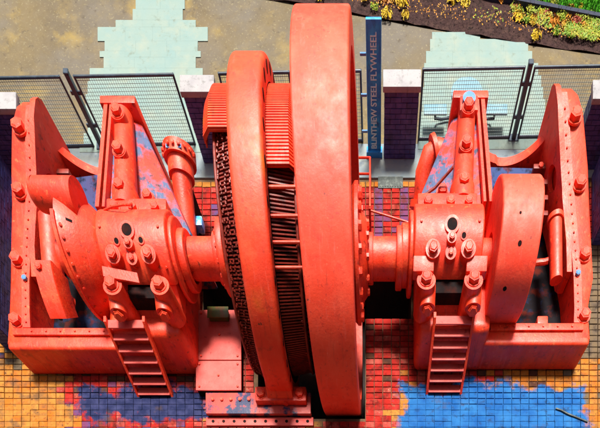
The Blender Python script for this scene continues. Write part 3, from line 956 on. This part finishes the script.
for (x0, x1) in ((RX0 + .02, RX0 - .27), (RX1 - .02, RX1 + .38)):
    for (r0, r1, sk) in ((1.70, 1.63, .35), (1.60, 1.54, -.35)):
        bm = radial_bars(240, 0, 360, x0, x1, r0, r1, .0085, sk, .0)
        o = stp('winding_bars', bm, 'copper_red', smooth=False); o['kind'] = 'stuff'
    bm = B(); s_ = -1 if x1 < x0 else 1
    lathe(bm, rounded(min(x1, x1 + s_ * .05), max(x1, x1 + s_ * .05), 1.55, 1.70, .015, 1), (CY, CZ), 100)
    stp('winding_ring', bm, 'copper_red')
    bm = B()
    for rr, fr, n_ in (((1.73, .30, 210), (1.72, .62, 210), (1.70, .92, 210)) if x1 < x0 else ((1.655, 1.0, 90),)):
        for k in range(n_):
            a = R(360 / n_ * k + random.uniform(-.7, .7))
            rr += random.uniform(-.006, .006)
            xx = x0 + (x1 - x0) * fr + random.uniform(-.02, .02)
            c0 = Vector((xx, CY - rr * math.sin(a), CZ + rr * math.cos(a)))
            tg = Vector((random.uniform(-.4, .4), -math.cos(a), -math.sin(a))) * random.uniform(.010, .018)
            cyl(bm, c0 - tg, c0 + tg, .016, n=6)
    o = stp('winding_clips', bm, 'copper_red', smooth=True); o['kind'] = 'stuff'
bm = B(); lathe(bm, [(RX0, 1.50), (RX0, 1.835), (RX1, 1.835), (RX1, 1.50)], (CY, CZ), 90)
stp('stator_core', bm, 'dark')
# finned covers on top
def cover(x0, x1, a0, a1, name):
    s_ = 1 if x1 > x0 else -1
    bm = B(); lathe(bm, [(x0, 1.80), (x1 - s_ * .10, 1.80), (x1, 1.70), (x1, 1.60), (x1 - s_ * .02, 1.60), (x1 - s_ * .02, 1.68), (x1 - s_ * .11, 1.775), (x0, 1.775)], (CY, CZ), 40, a0, a1)
    c = stp(name, bm, 'stator')
    k = int((a1 - a0) / 1.35)
    for i in range(k + 1):
        a = a0 + (a1 - a0) * (i + .5) / (k + 1)
        bm = B(); lathe(bm, [(x0, 1.795), (x0, 1.826), (x1 - s_ * .10, 1.826), (x1 + s_ * .012, 1.72), (x1 + s_ * .012, 1.64), (x1 - s_ * .005, 1.64), (x1 - s_ * .11, 1.795)], (CY, CZ), 1, a - .36, a + .36)
        stp('fin', bm, 'stator', smooth=False, parent=c)
cover(RX1 - .01, RX1 + .44, -70, 18, 'finned_cover')
cover(RX0 + .01, RX0 - .44, -70, 4, 'finned_cover')
for a in (24, 34, 43, 52):
    bm = B(); y_, z_ = CY - 1.74 * math.sin(R(a)), CZ + 1.74 * math.cos(R(a))
    cyl(bm, (RX1, y_, z_), (RX1 + .46, y_, z_), .022, n=8)
    stp('tie_rod', bm, 'stator')
# feet of the ring
for yy, s_ in ((6.98, 1), (CY + (CY - 6.98), -1)):
    bm = B()
    cx = -2.13
    hull8(bm, [(cx - .28, yy + s_ * .02, .30), (cx + .28, yy + s_ * .02, .30), (cx + .28, yy + s_ * .62, .30), (cx - .28, yy + s_ * .62, .30)],
          [(cx - .255, yy + s_ * .22, .78), (cx + .26, yy + s_ * .22, .78), (cx + .26, yy + s_ * .55, .78), (cx - .255, yy + s_ * .55, .78)], .03)
    part('foot_web', bm, 'stator', st)
    bm = B(); box(bm, cx - .56, cx + .56, min(yy - s_ * .02, yy + s_ * .30), max(yy - s_ * .02, yy + s_ * .30), .165, .315, .05)
    ft = part('foot', bm, 'paint', st)
    for sx in (-.42, .42):
        bolt(ft, (cx + sx, yy + s_ * .12, .31), (0, 0, 1), .085)
    bm = B(); cyl(bm, (cx + .1, yy - s_ * .04, .24), (cx + .1, yy + s_ * .1, .24), .05, n=12)
    part('plug', bm, 'paint', st)
# bed rail carrying the foot
rl = thing('bed_rail', 'perforated red iron rail under the front foot of the generator ring', 'rail', (-2.6, 6.9, 0))
bm = B(); box(bm, -3.82, -1.50, 6.80, 7.26, .095, .16, .01)
part('flange', bm, 'rail_iron', rl)
bm = B(); box(bm, -3.82, -1.50, 6.84, 6.90, .0, .094)
part('web_plate', bm, 'rail_iron', rl, smooth=False)
bm = B(); box(bm, -3.86, -1.46, 6.62, 6.80, .0, .05, .008)
toe = part('toe_flange', bm, 'plate', rl)
for k in range(10):
    bm = B(); cyl(bm, (-3.7 + .235 * k, 6.71, .04), (-3.7 + .235 * k, 6.71, .0535), .034, n=12)
    part('hole', bm, 'dark', rl)
for k in range(6):
    bolt(rl, (-3.66 + .2 * k, 7.1, .16), (0, 0, 1), .035, BOLT_SMALL)
# floor plates left of the ring
fpn = thing('floor_plate', 'pinkish red sheet metal cover on the floor left of the generator ring', 'cover plate', (-3.5, 8, 0))
for (x0, x1, y0, y1, z) in ((-4.02, -3.02, 7.28, 7.93, .17), (-3.98, -3.02, 7.95, 9.05, .17)):
    bm = B(); box(bm, x0, x1, y0, y1, z, z + .03, .006, 1)
    s_ = part('sheet', bm, 'plate', fpn)
    for (xx, yy) in ((x0 + .08, y0 + .08), (x1 - .08, y0 + .08), (x0 + .08, y1 - .08), (x1 - .08, y1 - .08), ((x0 + x1) / 2, (y0 + y1) / 2)):
        bolt(s_, (xx, yy, z + .03), (0, 0, 1), .022, BOLT_SMALL)
bm = B(); box(bm, -4.0, -3.04, 7.30, 9.03, 0, .168)
part('frame', bm, 'dark', fpn, smooth=False)
bx_ = thing('junction_box', 'small olive green box on the floor plate below the shaft', 'box', (-3.5, 8.9, .2))
bm = B(); box(bm, -3.70, -3.28, 8.78, 8.98, 0.2, .30, .02)
part('body', bm, 'greenbox', bx_)
bm = B(); box(bm, -3.72, -3.26, 8.76, 9.0, .302, .32, .01)
part('lid', bm, 'greenbox', bx_)

# ------------------------------------------------------------------ engine beds
def engine_bed(s, cx, uo, dy, label, side):
    """s: outward direction of the bed; u is the outward distance from the bearing centre cx"""
    t = thing('engine_bed', label, 'engine', (cx + s * 1.4, 9.8 + dy, 0), 'cast engine beds either side of the wheels')
    X = lambda u: cx + s * u
    drop = .13 if side == 'left' else .03
    def P(u, y, z):
        return Vector((X(u), y + dy, z - (drop * max(0, (y - 9.9) / 2) if z > .3 and u > 1.2 else 0)))
    k = 1.0
    # outer rail, lofted
    sec = [(7.90, .65, uo, 2.82), (8.5, .67, uo - .06, 2.82), (9.1, .72, 3.20, 2.78), (9.8, .82, 3.10, 2.66), (10.5, .96, 2.99, 2.52), (10.9, 1.10, 2.90, 2.41), (11.25, 1.26, 2.77, 2.30), (11.55, 1.39, 2.66, 2.22), (11.80, 1.44, 2.55, 2.16), (11.93, 1.42, 2.46, 2.14)]
    bm = B()
    rings = []
    for (y, z, a, b) in sec:
        a, b = a * k, b * k
        rings.append([bm.verts.new(P(b, y, 0)), bm.verts.new(P(a - .03, y, 0)), bm.verts.new(P(a, y, z - .10)), bm.verts.new(P(a - .015, y, z - .03)), bm.verts.new(P(a - .06, y, z)), bm.verts.new(P(b, y, z))])
    for a, b in zip(rings, rings[1:]):
        for i in range(6):
            bm.faces.new((a[i], a[(i + 1) % 6], b[(i + 1) % 6], b[i]))
    bm.faces.new(rings[0]); bm.faces.new(rings[-1][::-1])
    rail = part('outer_rail', bm, 'paint', t)
    # raised strip with a row of small rivets
    bm = B()
    for a, b in zip(sec, sec[1:-1]):
        hull8(bm, [P(a[3] * k - .02, a[0] + .3 * (a is sec[0]), a[1] - .02), P(a[3] * k + .14, a[0] + .3 * (a is sec[0]), a[1] - .02), P(b[3] * k + .14, b[0], b[1] - .02), P(b[3] * k - .02, b[0], b[1] - .02)],
              [P(a[3] * k - .02, a[0] + .3 * (a is sec[0]), a[1] + .022), P(a[3] * k + .14, a[0] + .3 * (a is sec[0]), a[1] + .022), P(b[3] * k + .14, b[0], b[1] + .022), P(b[3] * k - .02, b[0], b[1] + .022)])
    strip = part('rail_strip', bm, 'paint', t)
    def rail_at(y):
        for a, b in zip(sec, sec[1:]):
            if a[0] <= y <= b[0]:
                f = (y - a[0]) / (b[0] - a[0])
                return [a[i] + (b[i] - a[i]) * f for i in range(4)]
        return sec[-1]
    for i in range(22):
        q = rail_at(8.3 + i * .155)
        bolt(strip, P(q[3] * k + .06, q[0], q[1] + .02), (0, 0, 1), .018, BOLT_SMALL)
    for y in (8.32, 9.46, 10.62, 11.46):
        q = rail_at(y)
        bolt(rail, P((q[2] * .46 + q[3] * .54) * k + .04, y, q[1]), (0, 0, 1), .105)
    q = rail_at(9.12)
    bolt(rail, P(q[3] * k + .06, 9.12, q[1] + .02), (0, 0, 1), .05, BOLT_BLUE)
    # front wall
    bm = B(); box(bm, *sorted((X(.9), X(uo - .02))), 7.78 + dy, 8.14 + dy, 0, .65, .07, 3)
    part('front_wall', bm, 'paint', t)
    bm = B(); box(bm, *sorted((X(1.05), X(uo - .18))), 8.02 + dy, 8.16 + dy, .652, .70, .012)
    lip = part('front_lip', bm, 'paint', t)
    for i in range(6):
        bolt(lip, P(1.25 + .3 * i, 8.09, .70), (0, 0, 1), .02, BOLT_SMALL)
    # pan
    bm = B(); box(bm, *sorted((X(.5), X(2.8 * k))), 8.1 + dy, 11.8 + dy, .02, .07)
    part('oil_pan', bm, 'oil', t, smooth=False)
    # inner block under the bearing
    bm = B(); hull8(bm, [P(-.50, 7.74, 0), P(1.02, 7.74, 0), P(1.02, 10.0, 0), P(-.50, 10.0, 0)][::1], [P(-.46, 7.80, .96), P(1.0, 7.80, .96), P(1.0, 10.0, 1.0), P(-.46, 10.0, 1.0)], .16, 4)
    part('bearing_block', bm, 'paint', t)
    # pedestal between block and bearing
    bm = B(); hull8(bm, [P(-.56, 8.06, .90), P(.80, 8.06, .90), P(.80, 9.8, .90), P(-.56, 9.8, .90)], [P(-.58, 8.38, 1.36), P(.62, 8.38, 1.36), P(.62, 9.5, 1.36), P(-.58, 9.5, 1.36)], .05, 2)
    part('pedestal', bm, 'paint', t)
    # bearing cap
    bc, rc = (8.93 + dy, CZ + .02), .63
    bm = B(); x0, x1 = sorted((X(-.62), X(.64)))
    lathe(bm, [(a, b) for a, b in rounded(x0, x1, .30, rc, .035)], bc, 64, -100, 76)
    cap = part('bearing_cap', bm, 'paint', t)
    def on(th, u, r=rc):
        a = R(th)
        return Vector((X(u), bc[0] - r * math.sin(a), bc[1] + r * math.cos(a))), Vector((0, -math.sin(a), math.cos(a)))
    # flat rear ledge with bolts, behind the cap
    bm = B(); box(bm, *sorted((X(-.55), X(.55))), 9.20 + dy, 9.60 + dy, 1.3, 1.66, .03)
    ledge = part('rear_ledge', bm, 'paint', t)
    for u in (-.36, 0.05, .38):
        bolt(ledge, P(u, 9.40, 1.66), (0, 0, 1), .075)
    if side == 'left':
      bm = B(); tube(bm, [P(.5, 9.22, 1.78), P(.3, 9.18, 1.86), P(.1, 9.16, 1.90), P(0.02, 9.24, 1.84), P(.03, 9.42, 1.72)], .016)
      part('oil_pipe', bm, 'paint', t)
    def boss(th, u, r, h, bolt_r=None, dark=False):
        p, nn = on(th, u)
        if bolt_r:
            nn = (nn + Vector((0, 0, 1.3))).normalized()
        bm = B(); cyl(bm, p - nn * .12, p + nn * h, r * 1.06, r, 22)
        bo = part('boss', bm, 'paint', t)
        if bolt_r:
            bolt(bo, p + nn * h, nn, bolt_r)
        if dark:
            bm = B(); cyl(bm, p + nn * (h - .02), p + nn * (h + .003), r * .68, n=20)
            part('hole', bm, 'dark', bo)
    boss(13, .05, .135, .02, dark=True)
    boss(26, .27, .06, .012, dark=True)
    if side == 'left':
        boss(25, -.17, .06, .012, dark=True)
    boss(31, .05, .085, .06, .05)
    boss(45, .36, .135, .10, .080)
    boss(45, -.28, .135, .10, .080)
    boss(47, .05, .10, .06, .045)
    for (th, u) in ((8, .54), (8, -.50), (55, .54), (55, -.52)):
        p, nn = on(th, u); bolt(cap, p, nn, .022, BOLT_SMALL)
    # front lugs
    bm = B(); box(bm, *sorted((X(-.30), X(.36))), 8.1 + dy, 8.4 + dy, 1.1, 1.34, .03)
    part('lug_bridge', bm, 'dark', t)
    for u in (.50, -.38):
        bm = B(); cyl(bm, P(u, 8.10, .93), P(u, 8.10, 1.56), .19, .175, 26)
        lg = part('lug', bm, 'paint', t)
        bolt(lg, P(u, 8.10, 1.56), (0, 0, 1), .098)
        bm = B(); cyl(bm, P(u + .05, 8.2, 1.36), P(u + .05, 7.86, 1.28), .155, .15, 24)
        l2 = part('lug', bm, 'paint', t)
        bolt(l2, P(u + .05, 7.86, 1.28), (0, -1, .25), .088)
    if side == 'left':
        bm = B(); hull8(bm, [P(.62, 8.20, 1.60), P(-.02, 8.12, 1.56), P(.0, 8.26, 1.60), P(.62, 8.34, 1.64)], [P(.62, 8.20, 1.63), P(-.02, 8.12, 1.59), P(.0, 8.26, 1.63), P(.62, 8.34, 1.67)])
        part('front_tab', bm, 'paint', t, smooth=False)
    else:
        for u in (.54, -.44):
            bm = B(); hull8(bm, [P(u + .19, 8.20, 1.46), P(u - .19, 8.20, 1.46), P(u - .19, 8.46, 1.56), P(u + .19, 8.46, 1.56)], [P(u + .19, 8.20, 1.62), P(u - .19, 8.20, 1.62), P(u - .19, 8.40, 1.70), P(u + .19, 8.40, 1.70)], .02)
            part('front_tab', bm, 'paint', t)
    # inner end flange of the bearing
    for (ua, ub, r_) in ((-.62, -.70, .56), (-.70, -.84, .42)):
        bm = B(); xa, xb = sorted((X(ua), X(ub)))
        lathe(bm, rounded(xa, xb, .30, r_, .025, 3), bc, 56)
        part('end_flange', bm, 'paint', t)
    # inner rail: sloping casting running back from the bearing
    bm = B(); hull8(bm, [P(.78, 9.7, 0), P(-.86, 9.7, 0), P(.08, 11.64, 0), P(.66, 11.64, 0)], [P(.70, 9.7, 1.36), P(-.72, 9.7, 1.02), P(.16, 11.62, 1.22), P(.60, 11.62, 1.34)], .04, 2)
    inner = part('inner_rail', bm, 'chipped', t)
    bm = B(); cyl(bm, P(.30, 9.62, 1.45), P(.42, 11.56, 1.34), .20, .16, 28)
    rib = part('round_rib', bm, 'paint', t)
    bm = B(); cyl(bm, P(.295, 9.56, 1.45), P(.305, 9.90, 1.45), .235, .23, 28)
    part('rib_collar', bm, 'paint', t)
    for y, u in ((9.82, .30), (10.55, .35), (11.30, .40)):
        bm = B(); zz = 1.64 - .05 * (y - 9.82); cyl(bm, P(u, y, 1.40), P(u, y, zz), .14, .125, 20)
        bb = part('rib_boss', bm, 'paint', t)
        bolt(bb, P(u, y, zz), (0, 0, 1), .085)
    for (u, y, z) in ((-.30, 9.90, 1.12), (-.05, 10.0, 1.2)):
        bm = B(); cyl(bm, P(u, y, z - .1), P(u, y, z + .16), .13, .12, 20)
        bb = part('rail_boss', bm, 'paint', t)
        bolt(bb, P(u, y, z + .16), (0, 0, 1), .08)
    # thin fin plate beside the rib
    for (ua, ub, w) in ((.86, .70, .035), (.74, .60, .025)):
        bm = B(); hull8(bm, [P(ua + w, 9.7, .3), P(ua - w, 9.7, .3), P(ub - w, 11.66, .3), P(ub + w, 11.66, .3)], [P(ua + w, 9.7, 1.46), P(ua - w, 9.7, 1.46), P(ub - w, 11.66, 1.45), P(ub + w, 11.66, 1.45)])
        part('fin_plate', bm, 'paint', t, smooth=False)
    # end flange of the inner rail
    bm = B(); hull8(bm, [P(.06, 11.64, .1), P(.90, 11.64, .1), P(.90, 11.78, .1), P(.06, 11.78, .1)], [P(.14, 11.64, 1.47), P(.80, 11.64, 1.47), P(.80, 11.78, 1.47), P(.14, 11.78, 1.47)], .02)
    part('rail_end_flange', bm, 'paint', t)
    if side == 'left':
        bm = B(); box(bm, *sorted((X(.30), X(.56))), 11.42 + dy, 11.62 + dy, 1.2, 1.40, .01)
        part('end_pad', bm, 'paint', t)
        bm = B(); box(bm, *sorted((X(.34), X(.52))), 11.45 + dy, 11.59 + dy, 1.401, 1.41)
        part('blue_patch', bm, 'bluespot', t, smooth=False)
    else:
        bm = B(); box(bm, *sorted((X(.26), X(.60))), 11.36 + dy, 11.63 + dy, 1.25, 1.50, .02)
        part('end_pad', bm, 'paint', t)
        bm = B(); cyl(bm, P(.42, 11.50, 1.5), P(.42, 11.50, 1.56), .12, n=28)
        part('blue_disc', bm, 'bluespot', t)
        bm = B(); tube(bm, [P(-.5, 9.86, 1.36), P(-.2, 9.98, 1.44), P(.1, 10.06, 1.66)], .022)
        part('grab_bar', bm, 'copper_red', t)
    # back wall with half round scoop
    def scoop(u):
        c = (1.35, 1.48, .90)
        dd = c[2] ** 2 - (u - c[0]) ** 2
        return c[1] - math.sqrt(max(dd, 0)) if dd > 0 else 1.42
    us = [.52] + [.52 + .045 * i for i in range(1, 36)] + [2.12]
    bm = B()
    lo_b, lo_f, hi_b, hi_f = [], [], [], []
    for u in us:
        z = min(1.42, max(.5, scoop(u)))
        for lst, y, zz in ((lo_f, 11.62, .0), (hi_f, 11.62, z), (lo_b, 11.80, .0), (hi_b, 11.80, z)):
            lst.append(bm.verts.new(P(u * (k if u > 2 else 1), y, zz)))
    for i in range(len(us) - 1):
        bm.faces.new((lo_f[i], lo_f[i + 1], hi_f[i + 1], hi_f[i]))
        bm.faces.new((lo_b[i], hi_b[i], hi_b[i + 1], lo_b[i + 1]))
        bm.faces.new((hi_f[i], hi_f[i + 1], hi_b[i + 1], hi_b[i]))
        bm.faces.new((lo_f[i], lo_b[i], lo_b[i + 1], lo_f[i + 1]))
    bm.faces.new((lo_f[0], hi_f[0], hi_b[0], lo_b[0])); bm.faces.new((lo_f[-1], lo_b[-1], hi_b[-1], hi_f[-1]))
    part('scooped_end_wall', bm, 'paint', t, angle=50)
    # cheek plate with oval hole
    hc = (10.95, .86)
    N = 80
    hole = [(hc[0] + .20 * math.cos(2 * math.pi * i / N) + dy, hc[1] + .16 * math.sin(2 * math.pi * i / N)) for i in range(N)]
    outer = []
    poly = [(9.2, .2), (11.92, .2), (11.92, 1.50), (11.75, 1.56), (11.50, 1.50), (11.2, 1.36), (10.85, 1.18), (10.4, 1.0), (9.8, .88), (9.2, .79)]
    for i in range(N):
        a = 2 * math.pi * i / N
        dx, dz = math.cos(a), math.sin(a)
        best = None
        for p0, p1 in zip(poly, poly[1:] + poly[:1]):
            ex, ez = p1[0] - p0[0], p1[1] - p0[1]
            det = dx * (-ez) + dz * ex
            if abs(det) < 1e-9:
                continue
            rx, rz = p0[0] - hc[0], p0[1] - hc[1]
            tt = (rx * (-ez) + rz * ex) / det
            ss = (dx * rz - dz * rx) / det
            if tt > 0 and -1e-6 <= ss <= 1 + 1e-6 and (best is None or tt < best):
                best = tt
        outer.append((hc[0] + dx * best + dy, hc[1] + dz * best))
    bm = B(); plate_hole(bm, outer, hole, 'x', X(-.13), X(-.03))
    for v in bm.verts:
        v.co.x += s * rail_at(min(max(v.co.y - dy, 7.9), 11.92))[3]
        v.co.z -= drop * max(0, (v.co.y - dy - 9.9) / 2)
    part('cheek_plate', bm, 'paint', t)
    # steel sheet lying inside at the back, and ribs against the cheek
    bm = B(); hull8(bm, [P(.95, 10.45, .50), P(2.05, 10.45, .50), P(2.05, 11.45, .62), P(.95, 11.45, .62)], [P(.95, 10.45, .54), P(2.05, 10.45, .54), P(2.05, 11.45, .66), P(.95, 11.45, .66)])
    part('blue_steel_sheet', bm, 'bluesteel', t, smooth=False)
    for y in (10.3, 10.62, 10.94, 11.26):
        bm = B(); box(bm, *sorted((X(1.92), X(2.22))), y + dy, y + .10 + dy, .1, .78, .02)
        part('gusset', bm, 'copper_red', t)
        bolt(t, P(2.07, y + .05, .78), (0, 0, 1), .05, BOLT_SMALL)
    # guide rod along the cheek
    if side == 'left':
        bm = B(); cyl(bm, P(2.14, 10.05, .98), P(2.20, 8.98, .80), .19, .18, 26)
        part('guide_cylinder', bm, 'paint', t)
        bm = B(); cyl(bm, P(2.205, 8.97, .80), P(2.21, 8.95, .80), .15, .15, 26)
        part('guide_bore', bm, 'dark', t)
        bm = B(); cyl(bm, P(2.1, 8.92, .42), P(2.24, 8.9, .62), .13, .13, 18)
        part('drain_boss', bm, 'paint', t)
    else:
        bm = B(); cyl(bm, P(2.30, 10.0, .92), P(2.38, 8.95, .78), .125, .12, 24)
        part('guide_cylinder', bm, 'paint', t)
        bm = B(); cyl(bm, P(2.295, 10.06, .93), P(2.30, 9.98, .92), .155, .155, 24)
        part('guide_collar', bm, 'paint', t)
        bm = B(); box(bm, *sorted((X(2.15), X(2.38))), 8.42 + dy, 8.62 + dy, .2, .40, .03)
        part('square_nut', bm, 'paint', t)
        bm = B(); tube(bm, [P(1.7, 9.16, .9), P(1.9, 9.2, .88), P(2.1, 9.2, .9), P(2.16, 9.2, .92)], .05)
        part('crank_pin_rod', bm, 'paint', t)
    return t

engine_bed(-1, -4.45, 3.33, 0.0, 'red cast engine bed with bearing and conical crank guard at left', 'left')
engine_bed(1, 1.27, 3.17, 0.10, 'red cast engine bed with bearing and smooth crank disc at right', 'right')

# right crank disc and left counterweight ride on the shaft
bm = B(); lathe(bm, rounded(2.14, 2.86, .30, .95, .035), (CY + .06, CZ), 90)
cd = part('crank_disc', bm, 'rim', fw)
for a, u in ((40, 2.5), (74, 2.38), (18, 2.45)):
    p = Vector((u, CY + .06 - .95 * math.sin(R(a)), CZ + .95 * math.cos(R(a))))
    nn = Vector((0, -math.sin(R(a)), math.cos(R(a))))
    bm = B(); cyl(bm, p - nn * .02, p + nn * .003, .035 if a != 18 else .02, n=14)
    part('hole', bm, 'dark', fw)
bm = B(); lathe(bm, [(-6.82, .92), (-6.82, 1.33), (-6.80, 1.36), (-6.46, 1.36), (-6.44, 1.33), (-6.44, .92)], (9.35, -.2), 26, 12, 48)
cw = part('counterweight', bm, 'paint', fw)
for a in (24, 48):
    p = Vector((-6.6, 9.35 - 1.35 * math.sin(R(a)), -.2 + 1.35 * math.cos(R(a))))
    nn = Vector((0, -math.sin(R(a)), math.cos(R(a))))
    bm = B(); cyl(bm, p - nn * .02, p + nn * .003, .035, n=14)
    part('hole', bm, 'dark', fw)
bolt(fw, (-6.7, 9.35 - 1.35 * math.sin(R(16)), -.2 + 1.35 * math.cos(R(16))), (0, -.3, .95), .06)

# conical crank guard of the left bed
gd = thing('crank_guard', 'conical red sheet metal guard over the left crank', 'guard', (-5.8, CY, .4))
bm = B()
lathe(bm, [(-5.08, .46), (-5.20, .56), (-5.36, .70), (-5.52, .80), (-5.66, .85), (-5.66, .83), (-5.52, .78), (-5.36, .68), (-5.20, .54), (-5.08, .44)], (CY, CZ), 70, -62, 128)
gc = part('cone_sheet', bm, 'paint', gd, angle=60)
bm = B(); lathe(bm, [(-5.64, .82), (-5.64, .88), (-5.70, .88), (-5.70, .82)], (CY, CZ), 60, 8, 128)
gf = part('cone_flange', bm, 'paint', gd)
for k in range(10):
    a = R(20 + 11 * k)
    p = Vector((-5.59, CY - .825 * math.sin(a), CZ + .825 * math.cos(a)))
    bolt(gf, p, (.6, -math.sin(a) * .8, math.cos(a) * .8), .024, BOLT_SMALL)
bm = B(); cyl(bm, (-6.02, 9.34, 1.90), (-5.32, 9.26, 1.88), .21, .27, 30)
part('roll', bm, 'paint', gd)
bm = B()
for k_ in range(5):
    a0_, a1_ = R(18 * k_), R(18 * (k_ + 1))
    cyl(bm, (-6.021 - .14 * math.sin(a0_), 9.34, 1.90), (-6.021 - .14 * math.sin(a1_), 9.34, 1.90), .21 * math.cos(a0_), max(.002, .21 * math.cos(a1_)), 30, cap=False)
part('roll_end', bm, 'paint', gd)
bm = B(); lathe(bm, [(-5.50, .765), (-5.50, .79), (-5.42, .742), (-5.42, .72)], (CY, CZ), 3, 11, 14)
part('slot', bm, 'dark', gd)

# valve can behind the left bearing, arch behind the right
vc = thing('valve_can', 'red capped cylinder leaning beside the left sloping rail', 'cylinder', (-4.0, 11.3, 0))
bm = B(); cyl(bm, (-4.02, 10.15, .5), (-3.98, 11.0, .92), .17, .19, 26)
part('body', bm, 'paint', vc)
bm = B(); cyl(bm, (-3.98, 10.98, .90), (-3.97, 11.18, .98), .24, .24, 30)
part('neck', bm, 'paint', vc)
bm = B(); cyl(bm, (-3.97, 11.18, .98), (-3.96, 11.34, 1.04), .30, .30, 34)
cp = part('cap', bm, 'paint', vc)
bm = B(); box(bm, -4.12, -3.82, 11.10, 11.22, 1.235, 1.26)
part('blue_mark', bm, 'bluespot', vc, smooth=False)
for k in range(9):
    a = R(-80 + 20 * k)
    bolt(cp, (-3.965 + .30 * math.sin(a), 11.25 - .1 * math.cos(a), 1.01 + .29 * math.cos(a)), (math.sin(a), -.35, math.cos(a)), .03, BOLT_SMALL)
bm = B(); box(bm, -4.12, -3.9, 10.2, 11.2, -.01, .6, .04)
part('stand', bm, 'dark', vc)
ar = thing('pipe_elbow', 'red pipe elbow curving behind the right sloping rail', 'pipe', (1.05, 11.3, 0))
bm = B()
tube(bm, [(.92, 10.6, .1), (.90, 10.9, .55), (.92, 11.15, .86), (1.02, 11.3, 1.0), (1.18, 11.36, 1.02), (1.36, 11.36, .98)], .17, 18)
part('bend', bm, 'paint', ar)
bm = B(); cyl(bm, (1.08, 11.335, 1.0), (1.15, 11.36, 1.01), .24, .24, 28)
part('flange', bm, 'paint', ar)
bm = B(); cyl(bm, (.88, 10.85, .50), (.90, 10.92, .57), .23, .23, 28)
part('flange', bm, 'paint', ar)
bl = thing('blue_lamp', 'small bright blue box hanging beside the left bearing', 'box', (-3.85, 10.55, 0))
bm = B(); box(bm, -3.93, -3.71, 10.42, 10.62, .42, .60, .03)
part('body', bm, 'chrome_blue', bl)
bm = B(); tube(bm, [(-3.82, 10.44, .44), (-3.80, 10.34, .3), (-3.76, 10.28, .02)], .03)
part('stem', bm, 'dark', bl)
bm = B(); box(bm, -3.90, -3.66, 10.18, 10.4, -.005, .03)
part('foot', bm, 'dark', bl, smooth=False)

# ------------------------------------------------------------------ ladders
def ladder(cx_b, cx_t, yb, yt, zt, label, n=7, w=.38):
    t = thing('ladder', label, 'ladder', (cx_b, yb, 0), 'red step ladders on the engine fronts')
    b0, t0 = Vector((cx_b, yb, 0)), Vector((cx_t, yt, zt))
    for sx in (-1, 1):
        bm = B()
        o_ = Vector((sx * w, 0, 0))
        up = Vector((0, -.045, .06))
        lo4 = [b0 + o_ + Vector((-.025, -.05, 0)), b0 + o_ + Vector((.025, -.05, 0)), b0 + o_ + Vector((.025, .06, 0)), b0 + o_ + Vector((-.025, .06, 0))]
        hi4 = [t0 + o_ + Vector((-.025, -.05, 0)), t0 + o_ + Vector((.025, -.05, 0)), t0 + o_ + Vector((.025, .06, 0)), t0 + o_ + Vector((-.025, .06, 0))]
        hull8(bm, lo4, hi4)
        part('stringer', bm, 'paint', t, smooth=False)
    for i in range(n):
        f = (i + .35) / (n - .25)
        p = b0.lerp(t0, f)
        bm = B(); box(bm, p.x - w + .026, p.x + w - .026, p.y - .085, p.y + .075, p.z - .012, p.z + .012, .004, 1)
        part('tread', bm, 'plate', t)
    return t
ladder(-5.02, -5.00, 7.34, 7.90, 1.14, 'red step ladder leaning on the left engine front')
ladder(1.47, 1.49, 7.40, 7.98, 1.14, 'red step ladder leaning on the right engine front')

# ------------------------------------------------------------------ hand rail, drain grate, cable
hr = thing('guard_rail', 'thin red guard rail on the painted floor right of the flywheel', 'railing', (-.1, 11, 0))
for (x, y) in ((-.18, 11.9), (-.18, 10.85), (.78, 10.55)):
    bm = B(); cyl(bm, (x, y, -.005), (x, y, .55), .022, n=10)
    part('post', bm, 'paint', hr)
for z in (.30, .55):
    bm = B(); tube(bm, [(-.62, 11.9, z), (-.18, 11.9, z), (-.18, 10.85, z)], .02)
    part('rail', bm, 'paint', hr)
bm = B(); tube(bm, [(-.18, 10.85, .50), (.3, 10.70, .5), (.78, 10.55, .5)], .018)
part('rail', bm, 'paint', hr)
gr = thing('drain_grate', 'dark iron drain grate set in the brick floor behind the shaft', 'grate', (.28, 12.05, 0))
bm = B(); box(bm, -.01, .55, 11.98, 12.24, -.02, .01, .004, 1)
part('frame', bm, 'grate', gr)
for k in range(9):
    bm = B(); box(bm, .03 + .056 * k, .055 + .056 * k, 12.01, 12.21, .0105, .018)
    part('bar', bm, 'grate', gr, smooth=False)
cb = B(); tube(cb, [(3.98, 7.02, .02), (4.1, 6.98, .022), (4.25, 6.90, .02), (4.45, 6.82, .02), (4.7, 6.72, .02)], .018)
tag(part('cable', cb, 'grate'), 'short dark cable lying on the blue floor near the right edge', 'cable')
